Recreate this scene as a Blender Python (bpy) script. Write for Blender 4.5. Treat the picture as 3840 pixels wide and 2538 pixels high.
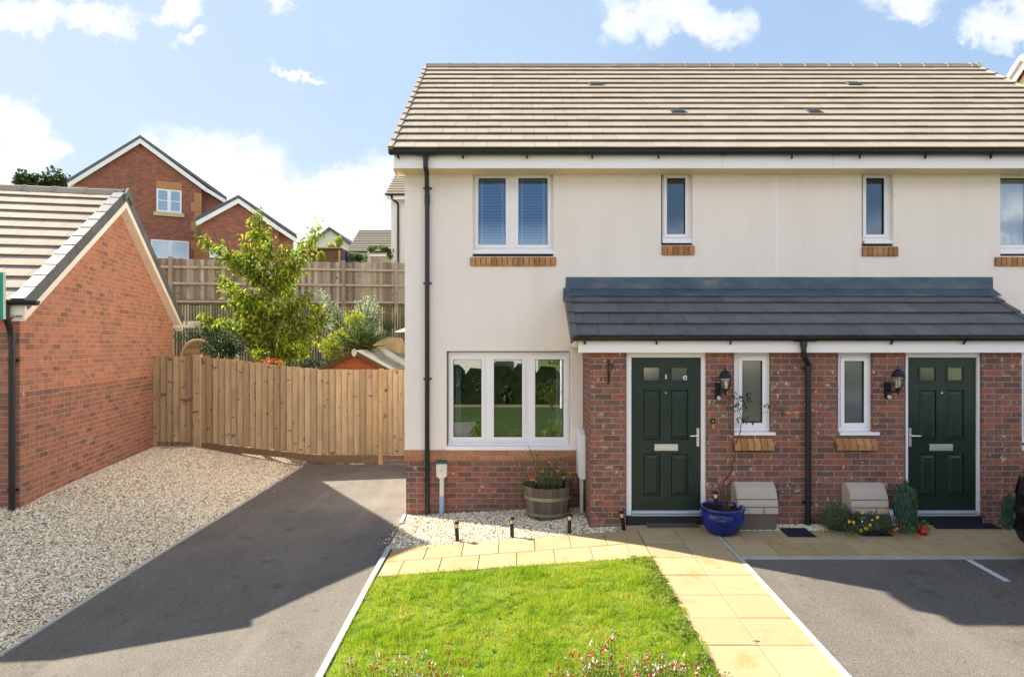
import bpy, bmesh, math, random
from mathutils import Vector, Matrix
R = math.radians
rnd = random.Random(7)
sc = bpy.context.scene
for o in list(bpy.data.objects): bpy.data.objects.remove(o)
COL = sc.collection

# ------------------------------------------------------------------ camera, sky, sun
CAMZ, F, CX, CY = 2.25, 2400.0, 1935.0, 1290.0
cam = bpy.data.cameras.new('camera'); camo = bpy.data.objects.new('camera', cam); COL.objects.link(camo)
camo.location = (0, 0, CAMZ); camo.rotation_euler = (R(90), 0, 0)
cam.sensor_width = 36; cam.lens = 36*F/3840
cam.shift_x = (1920-CX)/3840; cam.shift_y = (CY-1269)/3840
cam.clip_start = .05; cam.clip_end = 3000
sc.camera = camo
sc.view_settings.view_transform = 'Standard'; sc.view_settings.look = 'None'
sc.view_settings.exposure = 1.60; sc.view_settings.gamma = 1.0; sc.view_settings.use_curve_mapping = False
SUNDIR = Vector((1.10, -.62, -1.0)).normalized()
EL = math.asin(-SUNDIR.z); AZ = math.atan2(-SUNDIR.x, -SUNDIR.y)
sun = bpy.data.lights.new('sun', 'SUN'); sun.energy = 5.0; sun.angle = R(.5); sun.color = (1.0, .91, .765)
suno = bpy.data.objects.new('sun', sun); COL.objects.link(suno); suno.location = (-20, 12, 22)
suno.rotation_euler = SUNDIR.to_track_quat('-Z', 'Y').to_euler()

def build_world():
    w = bpy.data.worlds.new('World'); sc.world = w; w.use_nodes = True
    nt = w.node_tree; nt.nodes.clear()
    def n(t, ins=None, **p):
        x = nt.nodes.new(t)
        for k, v in p.items(): setattr(x, k, v)
        for k, v in (ins or {}).items():
            if isinstance(v, bpy.types.NodeSocket): nt.links.new(v, x.inputs[k])
            else: x.inputs[k].default_value = v
        return x
    def m(op, a, b=0.0, c=0.0, clamp=False):
        return n('ShaderNodeMath', {0: a, 1: b, 2: c}, operation=op, use_clamp=clamp).outputs[0]
    sky = n('ShaderNodeTexSky', sky_type='NISHITA', sun_disc=False, sun_elevation=EL, sun_rotation=AZ,
            air_density=1.0, dust_density=.8, ozone_density=1.2)
    tc = n('ShaderNodeTexCoord').outputs['Generated']
    s = n('ShaderNodeSeparateXYZ', {0: tc})
    y = m('MAXIMUM', s.outputs[1], .02)
    u = m('DIVIDE', s.outputs[0], y); v = m('DIVIDE', s.outputs[2], y)
    P = n('ShaderNodeCombineXYZ', {0: u, 1: v, 2: 0.0}).outputs[0]
    def noise(sc_, det, vec, rough=.6):
        return n('ShaderNodeTexNoise', {'Scale': sc_, 'Detail': det, 'Vector': vec, 'Roughness': rough})
    nz = noise(7.0, 6, P)
    off = n('ShaderNodeVectorMath', {0: nz.outputs['Color'], 1: (.5, .5, .5)}, operation='SUBTRACT').outputs[0]
    off = n('ShaderNodeVectorMath', {0: off, 'Scale': .15}, operation='SCALE').outputs[0]
    nz2 = noise(34.0, 5, P)
    off2 = n('ShaderNodeVectorMath', {0: nz2.outputs['Color'], 1: (.5, .5, .5)}, operation='SUBTRACT').outputs[0]
    off2 = n('ShaderNodeVectorMath', {0: off2, 'Scale': .06}, operation='SCALE').outputs[0]
    Q = n('ShaderNodeVectorMath', {0: P, 1: off}, operation='ADD').outputs[0]
    Q = n('ShaderNodeVectorMath', {0: Q, 1: off2}, operation='ADD').outputs[0]
    # cumulus by direction (seen from the street towards the back gardens)
    blobs = [(20,470,120,75,1),(60,590,110,90,1),(150,520,60,50,1),(0,800,210,170,1.0),(700,620,120,110,1),(850,600,130,100,1),
             (950,560,60,60,.9),(940,720,150,150,1),(1060,820,160,150,.9),(1180,800,90,110,1),(1300,770,110,110,1),(1400,720,90,110,1),(1460,640,50,50,.9),
             (1250,900,260,110,1),(40,40,90,50,.9),(160,20,60,40,.8),(400,15,140,40,1),(480,60,50,35,.8),(670,20,50,55,.9),
             (725,150,45,18,.7),(1085,252,38,12,.7),(1150,258,38,13,.8),(1045,15,28,35,.5),
             (2330,45,60,70,.8),(2480,20,180,45,.9),(2600,75,130,60,1),(3400,10,110,50,1),(3760,130,110,55,1),(3650,160,50,25,.8),(3850,80,80,60,.9)]
    acc = None
    for px, py, a, b, k in blobs:
        c = ((px-CX)/F, (CY-py)/F, 0)
        d = n('ShaderNodeVectorMath', {0: Q, 1: c}, operation='SUBTRACT').outputs[0]
        d = n('ShaderNodeVectorMath', {0: d, 1: (F/a/1.25, F/b/1.25, 0)}, operation='MULTIPLY').outputs[0]
        l = n('ShaderNodeVectorMath', {0: d}, operation='LENGTH').outputs['Value']
        f = m('MULTIPLY', m('SUBTRACT', 1.0, l), k)
        acc = f if acc is None else m('SMOOTH_MAX', acc, f, .12)
    mask = n('ShaderNodeMapRange', {0: acc, 1: -.06, 2: .68}, interpolation_type='SMOOTHSTEP').outputs[0]
    wisp = n('ShaderNodeMapRange', {0: m('ADD', acc, m('MULTIPLY', m('SUBTRACT', noise(11.0, 7, P, .7).outputs[0], .5), 1.3)), 1: -.42, 2: .30}, interpolation_type='SMOOTHSTEP').outputs[0]
    mask = m('MAXIMUM', mask, m('MULTIPLY', wisp, .60))
    front = n('ShaderNodeMapRange', {0: s.outputs[1], 1: .15, 2: .3}).outputs[0]
    mask = m('MULTIPLY', mask, front)
    # unseen clouds behind the viewer: window reflections, and extra fill for the shaded front
    bk = m('SUBTRACT', 1.0, front)
    g = noise(2.6, 7, tc)
    cov = n('ShaderNodeMapRange', {0: s.outputs[2], 1: .27, 2: .36}).outputs[0]
    mg = n('ShaderNodeMapRange', {0: m('ADD', g.outputs[0], m('MULTIPLY', cov, .10)), 1: .52, 2: .62}, interpolation_type='SMOOTHSTEP').outputs[0]
    top = n('ShaderNodeMapRange', {0: s.outputs[2], 1: .62, 2: .50}).outputs[0]
    mg = m('MULTIPLY', m('MULTIPLY', m('MULTIPLY', mg, bk), cov), top)
    low = n('ShaderNodeMapRange', {0: s.outputs[2], 1: .19, 2: .14}).outputs[0]
    g2 = n('ShaderNodeMapRange', {0: noise(5.0, 6, tc).outputs[0], 1: .36, 2: .50}, interpolation_type='SMOOTHSTEP').outputs[0]
    mg = m('MAXIMUM', mg, m('MULTIPLY', m('MULTIPLY', low, g2), bk))
    # thin veil
    veil = n('ShaderNodeMapRange', {0: noise(1.6, 4, tc).outputs[0], 1: .40, 2: .72, 3: 0.06, 4: .36}).outputs[0]
    hz = n('ShaderNodeMapRange', {0: s.outputs[2], 1: .34, 2: .02, 3: 0.0, 4: .62}).outputs[0]
    hz = m('MULTIPLY', hz, front)
    lft = n('ShaderNodeMapRange', {0: s.outputs[0], 1: .2, 2: -.7, 3: 0.0, 4: .32}).outputs[0]
    lft = m('MULTIPLY', lft, front)
    veil = m('ADD', veil, m('ADD', hz, lft), clamp=True)
    shade = noise(9.0, 4, P)
    cc = n('ShaderNodeValToRGB', {0: shade.outputs[0]})
    cc.color_ramp.elements[0].position = .30; cc.color_ramp.elements[0].color = (2.7, 2.9, 3.2, 1)
    cc.color_ramp.elements[1].position = .48; cc.color_ramp.elements[1].color = (4.0, 4.0, 4.0, 1)
    # soft shoulder so that the sky near the sun keeps its colour
    g1 = n('ShaderNodeVectorMath', {0: sky.outputs[0], 1: (1.36, 1.78, 2.2)}, operation='MULTIPLY').outputs[0]
    g2_ = n('ShaderNodeVectorMath', {0: g1, 1: (.33, .30, .23), 2: (1, 1, 1)}, operation='MULTIPLY_ADD').outputs[0]
    skyc = n('ShaderNodeVectorMath', {0: g1, 1: g2_}, operation='DIVIDE').outputs[0]
    a = n('ShaderNodeMix', {0: veil, 6: skyc, 7: (2.5, 3.05, 3.6, 1)}, data_type='RGBA').outputs[2]
    b = n('ShaderNodeMix', {0: mask, 6: a, 7: cc.outputs[0]}, data_type='RGBA').outputs[2]
    b = n('ShaderNodeMix', {0: mg, 6: b, 7: (7.6, 7.6, 7.5, 1)}, data_type='RGBA').outputs[2]     # unseen clouds, made extra bright to fill the shaded house front
    bg = n('ShaderNodeBackground', {0: b, 1: .10})
    out = n('ShaderNodeOutputWorld'); nt.links.new(bg.outputs[0], out.inputs[0])
build_world()

# ------------------------------------------------------------------ helpers
def X(px, Y): return (px-CX)*Y/F
def Z(py, Y): return CAMZ+(CY-py)*Y/F
def P3(px, py, Y): return Vector((X(px, Y), Y, Z(py, Y)))
def lin(c): return c/12.92 if c <= .04045 else ((c+.055)/1.055)**2.4
def C(r, g, b): return (lin(r/255), lin(g/255), lin(b/255), 1)
def interp(x, pts):
    if x <= pts[0][0]: return pts[0][1]
    for (a, va), (b, vb) in zip(pts, pts[1:]):
        if x <= b: return va+(vb-va)*(x-a)/(b-a)
    return pts[-1][1]

class Mat:
    def __init__(s, name, rough=.8, spec=.3, color=None, metal=0.0):
        s.m = bpy.data.materials.new(name); s.m.use_nodes = True; s.nt = s.m.node_tree
        s.b = s.nt.nodes['Principled BSDF']; s.out = s.nt.nodes['Material Output']
        s.b.inputs['Roughness'].default_value = rough; s.b.inputs['Specular IOR Level'].default_value = spec
        s.b.inputs['Metallic'].default_value = metal
        if color: s.b.inputs['Base Color'].default_value = color
    def n(s, t, ins=None, **p):
        x = s.nt.nodes.new(t)
        for k, v in p.items(): setattr(x, k, v)
        for k, v in (ins or {}).items():
            if isinstance(v, bpy.types.NodeSocket): s.nt.links.new(v, x.inputs[k])
            else: x.inputs[k].default_value = v
        return x
    def math(s, op, a, b=0.0, c=0.0, clamp=False):
        return s.n('ShaderNodeMath', {0: a, 1: b, 2: c}, operation=op, use_clamp=clamp).outputs[0]
    def mr(s, v, a, b, c=0.0, d=1.0, smooth=False):
        return s.n('ShaderNodeMapRange', {0: v, 1: a, 2: b, 3: c, 4: d}, interpolation_type='SMOOTHSTEP' if smooth else 'LINEAR').outputs[0]
    def uv(s): return s.n('ShaderNodeTexCoord').outputs['UV']
    def obj(s): return s.n('ShaderNodeTexCoord').outputs['Object']
    def pos(s): return s.n('ShaderNodeNewGeometry').outputs['Position']
    def attr(s, name='rnd'): return s.n('ShaderNodeAttribute', attribute_name=name).outputs['Fac']
    def scale(s, v, sc_): return s.n('ShaderNodeVectorMath', {0: v, 1: sc_}, operation='MULTIPLY').outputs[0]
    def noise(s, sc_, det=4, vec=None, rough=.6, out=0):
        i = {'Scale': sc_, 'Detail': det, 'Roughness': rough}
        if vec is not None: i['Vector'] = vec
        else: i['Vector'] = s.pos()
        return s.n('ShaderNodeTexNoise', i).outputs[out]
    def ramp(s, f, els, const=False):
        r = s.n('ShaderNodeValToRGB', {0: f}); cr = r.color_ramp
        if const: cr.interpolation = 'CONSTANT'
        while len(cr.elements) > 1: cr.elements.remove(cr.elements[-1])
        cr.elements[0].position = els[0][0]; cr.elements[0].color = els[0][1]
        for p, c in els[1:]:
            e = cr.elements.new(p); e.color = c
        return r.outputs[0]
    def mix(s, f, a, b, mode='MIX'):
        return s.n('ShaderNodeMix', {0: f, 6: a, 7: b}, data_type='RGBA', blend_type=mode).outputs[2]
    def color(s, c): s.nt.links.new(c, s.b.inputs['Base Color']); return s
    def bump(s, h, dist=.01, strength=.6):
        b = s.n('ShaderNodeBump', {'Height': h, 'Distance': dist, 'Strength': strength})
        s.nt.links.new(b.outputs[0], s.b.inputs['Normal']); return s
    def rough(s, v): s.nt.links.new(v, s.b.inputs['Roughness']); return s

def jitter(m, col, amt=.1, sc_=3.0, det=5):
    f = m.noise(sc_, det)
    g = m.mr(f, .3, .7, 1-amt, 1+amt)
    cb = m.n('ShaderNodeCombineXYZ', {0: g, 1: g, 2: g}).outputs[0]
    return m.mix(1.0, col, cb, 'MULTIPLY')

def brick_mat(name, pal, mortar, white=0.0, zsplit=None, pal2=None, bw=.225, bh=.075, mort2=None):
    m = Mat(name, .85, .2)
    s = m.n('ShaderNodeSeparateXYZ', {0: m.uv()}); u, v = s.outputs[0], s.outputs[1]
    r_ = m.math('DIVIDE', v, bh); row = m.math('FLOOR', r_); fv = m.math('FRACT', r_)
    u2 = m.math('ADD', m.math('DIVIDE', u, bw), m.math('MULTIPLY', m.math('FLOORED_MODULO', row, 2.0), .5))
    col = m.math('FLOOR', u2); fu = m.math('FRACT', u2)
    cv = m.n('ShaderNodeCombineXYZ', {0: col, 1: row, 2: 3.3}).outputs[0]
    wn = m.n('ShaderNodeTexWhiteNoise', {'Vector': cv}, noise_dimensions='3D').outputs['Value']
    patch = m.noise(1.1, 3)
    key = m.math('ADD', m.math('MULTIPLY', wn, .85), m.math('MULTIPLY', m.math('SUBTRACT', patch, .42), .6), clamp=True)
    els = [(i/len(pal), c) for i, c in enumerate(pal)]
    c = m.ramp(key, els, True)
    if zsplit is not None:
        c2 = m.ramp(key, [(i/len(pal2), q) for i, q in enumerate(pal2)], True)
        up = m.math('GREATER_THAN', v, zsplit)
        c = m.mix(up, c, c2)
    c = jitter(m, c, .16, 9.0)
    c = jitter(m, c, .10, 60.0)
    # mortar joints
    dv = m.math('MINIMUM', fv, m.math('SUBTRACT', 1.0, fv)); du = m.math('MINIMUM', fu, m.math('SUBTRACT', 1.0, fu))
    a = m.mr(dv, .045, .085, smooth=True); b = m.mr(du, .015, .030, smooth=True)
    br = m.math('MULTIPLY', a, b)
    mo = jitter(m, mortar, .15, 5.0)
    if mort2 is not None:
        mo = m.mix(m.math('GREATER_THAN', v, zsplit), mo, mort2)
    c = m.mix(br, mo, c)
    if white > 0:
        w = m.noise(15.0, 3, rough=.7); w2 = m.noise(1.6, 2)
        k = m.math('MULTIPLY', m.mr(w, .60, .68), m.mr(w2, .62-.24*white, .74-.2*white))
        sel = m.math('GREATER_THAN', m.n('ShaderNodeTexWhiteNoise', {'Vector': m.n('ShaderNodeCombineXYZ', {0: col, 1: row, 2: 9.1}).outputs[0]}, noise_dimensions='3D').outputs['Value'], .45)
        k = m.math('MULTIPLY', m.math('MULTIPLY', k, sel), .75)
        c = m.mix(k, c, C(205, 196, 190))
    m.color(c)
    h = m.math('ADD', m.math('MULTIPLY', br, 1.0), m.math('MULTIPLY', m.noise(70.0, 3), .25))
    m.bump(h, .006, .8)
    return m.m

def leaf_mat(name, c0, c1, trans=.45, rough=.55, c2=None):
    m = Mat(name, rough, .35)
    els = [(0, c0), (.75 if c2 else 1, c1)]
    if c2: els.append((1, c2))
    c = m.ramp(m.attr(), els)
    m.color(c)
    tr = m.n('ShaderNodeBsdfTranslucent', {0: c})
    mx = m.n('ShaderNodeMixShader', {0: trans, 1: m.b.outputs[0], 2: tr.outputs[0]})
    m.nt.links.new(mx.outputs[0], m.out.inputs[0]); return m.m

def simple(name, col, rough=.6, spec=.3, metal=0.0, amt=.06, sc_=3.0, bump=0.0, bsc=60.0):
    m = Mat(name, rough, spec, col, metal)
    if amt: m.color(jitter(m, col, amt, sc_))
    if bump: m.bump(m.noise(bsc, 4), bump, .6)
    return m.m

def rnd_mat(name, els, rough=.8, spec=.2, amt=.12, sc_=6.0, bump=.002, bsc=90.0):
    m = Mat(name, rough, spec)
    c = m.ramp(m.attr(), els); c = jitter(m, c, amt, sc_); c = jitter(m, c, amt*.6, bsc)
    m.color(c)
    if bump: m.bump(m.noise(bsc, 4), bump, .7)
    return m.m

def glass_mat(name, refl=.28, tint=(.75, .8, .8, 1), rough=0.0, body=None, bodyf=0.0, coat=(.95, .98, 1, 1)):
    m = Mat(name)
    gl = m.n('ShaderNodeBsdfGlossy', {'Color': coat, 'Roughness': rough})
    tr = m.n('ShaderNodeBsdfTransparent', {0: tint})
    fr = m.n('ShaderNodeFresnel', {'IOR': 1.5}).outputs[0]
    f = m.math('ADD', refl, m.math('MULTIPLY', fr, .8), clamp=True)
    base = tr.outputs[0]
    if body:
        d = m.n('ShaderNodeBsdfDiffuse', {0: body})
        base = m.n('ShaderNodeMixShader', {0: bodyf, 1: tr.outputs[0], 2: d.outputs[0]}).outputs[0]
    mx = m.n('ShaderNodeMixShader', {0: f, 1: base, 2: gl.outputs[0]})
    m.nt.links.new(mx.outputs[0], m.out.inputs[0]); return m.m

M = {}
def make_materials():
    # cream roughcast render with faint streaks and a warm stain under the eaves
    m = Mat('cream_render', .9, .15)
    v = m.pos()
    c = m.ramp(m.noise(.9, 5, m.scale(v, (1, 1, .45))), [(.3, C(232, 220, 212)), (.7, C(241, 229, 222))])
    st = m.noise(5.0, 5, m.scale(v, (1, 1, .12)))
    c = m.mix(m.mr(st, .50, .80, 0, .16), c, C(198, 184, 168))
    c = m.mix(m.mr(m.noise(22.0, 2), .70, .76, 0, .3), c, C(150, 130, 110))
    m.color(c); m.bump(m.noise(240.0, 3), .003, .5); M['render'] = m.m
    hb = [C(118, 84, 74), C(130, 91, 78), C(136, 92, 78), C(117, 88, 80), C(142, 94, 79), C(108, 82, 75), C(152, 92, 75), C(124, 92, 83)]
    M['brick'] = brick_mat('house_brick', hb, C(160, 142, 132), white=1.35)
    M['brick_band'] = brick_mat('tan_band_brick', [C(164, 116, 88), C(172, 122, 92), C(154, 104, 80), C(166, 111, 85)], C(180, 144, 112))
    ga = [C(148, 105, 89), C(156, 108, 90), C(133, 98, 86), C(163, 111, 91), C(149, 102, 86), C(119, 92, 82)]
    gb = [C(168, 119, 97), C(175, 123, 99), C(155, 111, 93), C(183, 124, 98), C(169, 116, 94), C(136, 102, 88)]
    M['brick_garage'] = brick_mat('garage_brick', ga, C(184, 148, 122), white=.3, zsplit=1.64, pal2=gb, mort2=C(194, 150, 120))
    M['brick_far'] = brick_mat('dark_red_brick', [C(152, 98, 82), C(166, 106, 88), C(134, 90, 79), C(158, 94, 76)], C(146, 106, 92))
    M['tan_far'] = simple('tan_quoin_brick', C(186, 132, 92), .9)
    M['tile_beige'] = rnd_mat('beige_roof_tile', [(0, C(159, 147, 132)), (.5, C(164, 152, 137)), (1, C(168, 156, 141))], .9, .1, .05)
    M['tile_far'] = rnd_mat('grey_brown_far_tile', [(0, C(136, 130, 120)), (1, C(150, 144, 132))], .9, .1, .05)
    M['tile_grey'] = rnd_mat('dark_slate_tile', [(0, C(86, 88, 90)), (.5, C(94, 96, 98)), (1, C(100, 102, 104))], .55, .35, .12)
    m = Mat('lead_flashing', .5, .4, metal=.3)
    c = m.ramp(m.noise(2.5, 6, m.scale(m.pos(), (1, 1, 2.5))), [(.3, C(66, 76, 92)), (.55, C(84, 96, 112)), (.72, C(124, 114, 108))])
    m.color(c); m.bump(m.noise(9.0, 3), .01, .5); M['lead'] = m.m
    M['white'] = simple('white_upvc', C(238, 234, 238), .35, .4, amt=.025, sc_=1.5)
    M['fascia'] = simple('white_fascia_board', C(240, 234, 236), .4, .35, amt=.035, sc_=1.2)
    M['roller'] = simple('olive_roller_blind', C(176, 172, 136), .8, .1, amt=.05)
    M['soffit'] = simple('cream_soffit', C(226, 206, 168), .6, .2)
    M['black'] = simple('black_plastic', C(30, 31, 34), .35, .45, amt=.1, sc_=4)
    M['blackmetal'] = simple('black_painted_metal', C(20, 21, 23), .4, .45, amt=.1)
    M['glass'] = glass_mat('window_glass', .20)
    M['glass_dark'] = glass_mat('upper_window_glass', .13, (.70, .76, .84, 1), coat=(.52, .74, .95, 1)); M['glass_narrow'] = glass_mat('narrow_window_glass', .10, (.6, .65, .7, 1), coat=(.68, .82, .95, 1))
    M['glass_frost'] = glass_mat('frosted_glass', .10, (.6, .62, .6, 1), .12, C(112, 116, 112), .72)
    M['glass_clear'] = glass_mat('lantern_glass', .10, (.95, .95, .92, 1))
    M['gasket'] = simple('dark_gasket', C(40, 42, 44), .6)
    m = Mat('green_door_skin', .38, .4)
    g = m.noise(14.0, 6, m.scale(m.pos(), (6, 6, .5)))
    c = m.ramp(g, [(.35, C(25, 41, 35)), (.65, C(33, 50, 42))])
    m.color(c); m.bump(g, .0015, .6); M['door'] = m.m
    M['chrome'] = simple('polished_chrome', C(226, 224, 218), .2, .5, .55, amt=.03)
    M['alu'] = simple('aluminium_threshold', C(196, 204, 214), .35, .5, .25, amt=.05)
    # tarmac
    m = Mat('tarmac', .88, .25)
    v = m.pos()
    c = m.ramp(m.noise(130.0, 3, v, .7), [(.34, C(76, 73, 69)), (.5, C(101, 96, 89)), (.66, C(146, 138, 128))])
    big = m.mr(m.noise(.9, 5, v), .3, .7, .82, 1.14)
    c = m.mix(1.0, c, m.n('ShaderNodeCombineXYZ', {0: big, 1: big, 2: big}).outputs[0], 'MULTIPLY')
    c = m.mix(m.mr(m.noise(3.2, 4, v), .60, .72, 0, .5), c, C(52, 49, 47))
    c = m.mix(m.mr(m.noise(1.3, 5, m.scale(v, (3.0, .35, 1))), .50, .68, 0, .28), c, C(128, 120, 112))
    m.color(c); m.bump(m.noise(240.0, 3, v), .006, .9); M['tarmac'] = m.m
    # gravel bed under the loose stones
    m = Mat('gravel_bed', .95, .15)
    vo = m.n('ShaderNodeTexVoronoi', {'Vector': m.pos(), 'Scale': 48.0})
    k = m.n('ShaderNodeSeparateColor', {0: vo.outputs['Color']}).outputs[0]
    c = m.ramp(k, [(0, C(130, 112, 94)), (.35, C(178, 158, 134)), (.7, C(210, 192, 168)), (1, C(232, 222, 206))])
    c = m.mix(m.mr(vo.outputs['Distance'], .3, .7, 0, .8), c, C(70, 58, 48))
    m.color(c); m.bump(m.math('MULTIPLY', vo.outputs['Distance'], -1.0), .02, 1.0); M['gravel'] = m.m
    M['stone'] = rnd_mat('gravel_stone', [(0, C(140, 124, 104)), (.12, C(196, 176, 144)), (.40, C(224, 207, 174)), (.64, C(238, 226, 200)), (.86, C(248, 243, 230)), (.93, C(218, 174, 116)), (1, C(168, 164, 156))], .85, .2, .1, 20, 0)
    # paving slab
    m = Mat('buff_paving_slab', .85, .2)
    c = m.ramp(m.attr(), [(0, C(164, 143, 108)), (1, C(176, 155, 119))])
    st = m.noise(3.4, 5, m.pos(), .65)
    c = m.mix(m.mr(st, .52, .68, 0, .65), c, C(170, 124, 72))
    c = m.mix(m.mr(m.noise(2.2, 4, m.scale(m.pos(), (1.3, 1.3, 1))), .60, .74, 0, .3), c, C(152, 136, 112))
    c = jitter(m, c, .07, 40.0)
    m.color(c); m.bump(m.noise(160.0, 3), .0015, .5); M['slab'] = m.m
    M['joint'] = simple('slab_joint_mortar', C(120, 104, 82), .95)
    M['concrete'] = simple('pale_concrete_edging', C(176, 172, 166), .9, .2, amt=.15, sc_=6, bump=.002)
    M['paint'] = simple('white_line_paint', C(200, 202, 204), .8, .2, amt=.12, sc_=30)
    M['soil'] = simple('soil', C(92, 76, 52), .95, .1, amt=.3, sc_=8, bump=.02, bsc=20)
    m = Mat('garden_ground', .95, .1)
    c = m.ramp(m.noise(.6, 6), [(.35, C(74, 92, 40)), (.55, C(96, 112, 52)), (.7, C(110, 98, 62))]); m.color(c); M['ground'] = m.m
    m = Mat('lawn_soil', .95, .1)
    c = m.ramp(m.noise(4.0, 5), [(.35, C(74, 96, 28)), (.6, C(110, 126, 44)), (.8, C(128, 112, 62))]); m.color(c); m.bump(m.noise(60.0, 4), .01, .8); M['lawnbase'] = m.m
    M['hedge_core'] = simple('hedge_core', C(34, 46, 26), .95, .1, amt=.5, sc_=3, bump=.1, bsc=8)
    M['verge'] = simple('mown_verge', C(58, 74, 36), .95, .1, amt=.25, sc_=2)
    m = Mat('grass_blade', .6, .25)
    big = m.noise(1.7, 4); c = m.ramp(m.math('ADD', m.math('MULTIPLY', m.attr(), .5), m.math('MULTIPLY', big, .75)), [(.22, C(62, 96, 14)), (.42, C(116, 154, 22)), (.64, C(162, 186, 38)), (.9, C(196, 186, 92))])
    m.color(c); tr = m.n('ShaderNodeBsdfTranslucent', {0: c}); mx = m.n('ShaderNodeMixShader', {0: .45, 1: m.b.outputs[0], 2: tr.outputs[0]}); m.nt.links.new(mx.outputs[0], m.out.inputs[0]); M['grass'] = m.m
    M['leaf_cherry'] = leaf_mat('cherry_leaf', C(62, 92, 24), C(146, 164, 42), .52, .42, C(200, 194, 70))
    M['leaf_dark'] = leaf_mat('dark_leaf', C(26, 50, 30), C(60, 88, 46), .25)
    M['leaf_mid'] = leaf_mat('mid_leaf', C(56, 84, 40), C(112, 138, 66), .4)
    M['leaf_silver'] = leaf_mat('silver_leaf', C(124, 146, 112), C(206, 214, 180), .4)
    M['leaf_yellow'] = leaf_mat('gold_leaf', C(110, 132, 30), C(190, 188, 70), .45)
    M['leaf_grey'] = leaf_mat('grey_green_leaf', C(58, 82, 58), C(112, 128, 92), .25)
    M['leaf_conifer'] = leaf_mat('conifer_leaf', C(52, 84, 70), C(104, 134, 112), .15)
    M['leaf_weed'] = leaf_mat('weed_leaf', C(84, 112, 34), C(150, 168, 70), .45)
    M['leaf_far'] = leaf_mat('far_tree_leaf', C(44, 64, 36), C(84, 100, 56), .3)
    M['bark'] = simple('bark', C(112, 92, 70), .9, .15, amt=.2, sc_=12, bump=.006, bsc=30)
    M['stem'] = simple('woody_stem', C(84, 66, 48), .9, .15, amt=.2, sc_=12)
    M['stem_green'] = simple('green_stem', C(84, 100, 44), .8, .2)
    M['petal_red'] = simple('red_petal', C(214, 34, 30), .6, .2, amt=.15, sc_=30)
    M['petal_white'] = simple('white_petal', C(240, 236, 236), .6, .2, amt=0)
    M['petal_yellow'] = simple('yellow_petal', C(244, 204, 30), .6, .2, amt=.1, sc_=30)
    M['petal_orange'] = simple('orange_petal', C(240, 130, 24), .6, .2, amt=.1, sc_=30)
    M['petal_orange2'] = simple('coral_orange_petal', C(214, 128, 74), .6, .2, amt=.1, sc_=30); M['wood_new2'] = None
    def wood(name, els, grain=1.0, knots=True):
        m = Mat(name, .8, .2)
        c = m.ramp(m.attr(), els)
        p = m.pos()
        off = m.math('MULTIPLY', m.attr(), 37.0)
        pv = m.n('ShaderNodeVectorMath', {0: p, 1: m.n('ShaderNodeCombineXYZ', {0: off, 1: off, 2: off}).outputs[0]}, operation='ADD').outputs[0]
        g = m.noise(30.0, 5, m.scale(pv, (1, 1, .06)))
        gg = m.mr(g, .3, .7, .82, 1.12)
        c = m.mix(1.0, c, m.n('ShaderNodeCombineXYZ', {0: gg, 1: gg, 2: gg}).outputs[0], 'MULTIPLY')
        b = m.noise(1.4, 3, m.scale(pv, (1.5, 1, 1)))
        c = m.mix(m.mr(b, .5, .75, 0, .45), c, C(120, 98, 80))
        if knots:
            k = m.noise(7.0, 2, m.scale(pv, (1, 1, 1.3)), .4)
            c = m.mix(m.mr(k, .66, .73, 0, .75), c, C(88, 58, 38))
        m.color(c); m.bump(g, .003, .5); return m.m
    M['wood'] = wood('timber_fence', [(0, C(158, 133, 102)), (.3, C(180, 153, 117)), (.7, C(194, 168, 130)), (1, C(170, 148, 116))])
    M['wood_new'] = wood('new_timber', [(0, C(184, 152, 108)), (1, C(196, 164, 118))])
    M['wood_grey'] = wood('weathered_fence', [(0, C(122, 106, 92)), (.45, C(156, 138, 118)), (1, C(192, 176, 156))])
    M['wood_pale'] = wood('pale_timber', [(0, C(214, 200, 180)), (1, C(228, 216, 198))])
    M['wood_dark'] = wood('dark_gravel_board', [(0, C(126, 98, 72)), (1, C(140, 110, 82))])
    M['shed'] = wood('red_brown_cladding', [(0, C(176, 96, 62)), (1, C(190, 108, 70))], knots=False)
    M['shed_brown'] = wood('brown_cladding', [(0, C(104, 76, 56)), (1, C(114, 84, 62))], knots=False)
    M['barrel'] = wood('barrel_oak', [(0, C(76, 68, 60)), (.5, C(98, 90, 80)), (1, C(120, 110, 97))])
    M['felt'] = simple('roof_felt', C(150, 146, 134), .95, .1, amt=.12, sc_=4, bump=.003)
    M['hoop'] = simple('galvanised_hoop', C(150, 142, 124), .5, .4, .4, amt=.15, sc_=10)
    m = Mat('blue_glaze', .12, .6)
    c = m.ramp(m.noise(6.0, 5), [(.3, C(8, 22, 78)), (.6, C(14, 42, 126)), (.8, C(32, 76, 160))]); m.color(c); m.bump(m.noise(14.0, 3), .004, .5); M['blue'] = m.m
    M['compost'] = simple('compost', C(46, 36, 28), .95, .1, amt=.3, sc_=20, bump=.01, bsc=50)
    M['mat_grey'] = simple('grey_doormat', C(92, 84, 76), .95, .1, amt=.12, sc_=50, bump=.004, bsc=300)
    M['mat_black'] = simple('black_rubber_mat', C(38, 42, 52), .8, .2, amt=.1, sc_=20, bump=.003, bsc=300)
    M['beige'] = simple('beige_plastic', C(176, 164, 152), .5, .3, amt=.05)
    M['offwhite'] = simple('off_white_plastic', C(212, 210, 198), .45, .35, amt=.05)
    M['blueish'] = simple('pale_blue_plastic', C(150, 166, 190), .45, .35, amt=.05)
    M['bulb'] = simple('cream_lamp_glass', C(224, 212, 186), .3, .4, amt=0)
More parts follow.
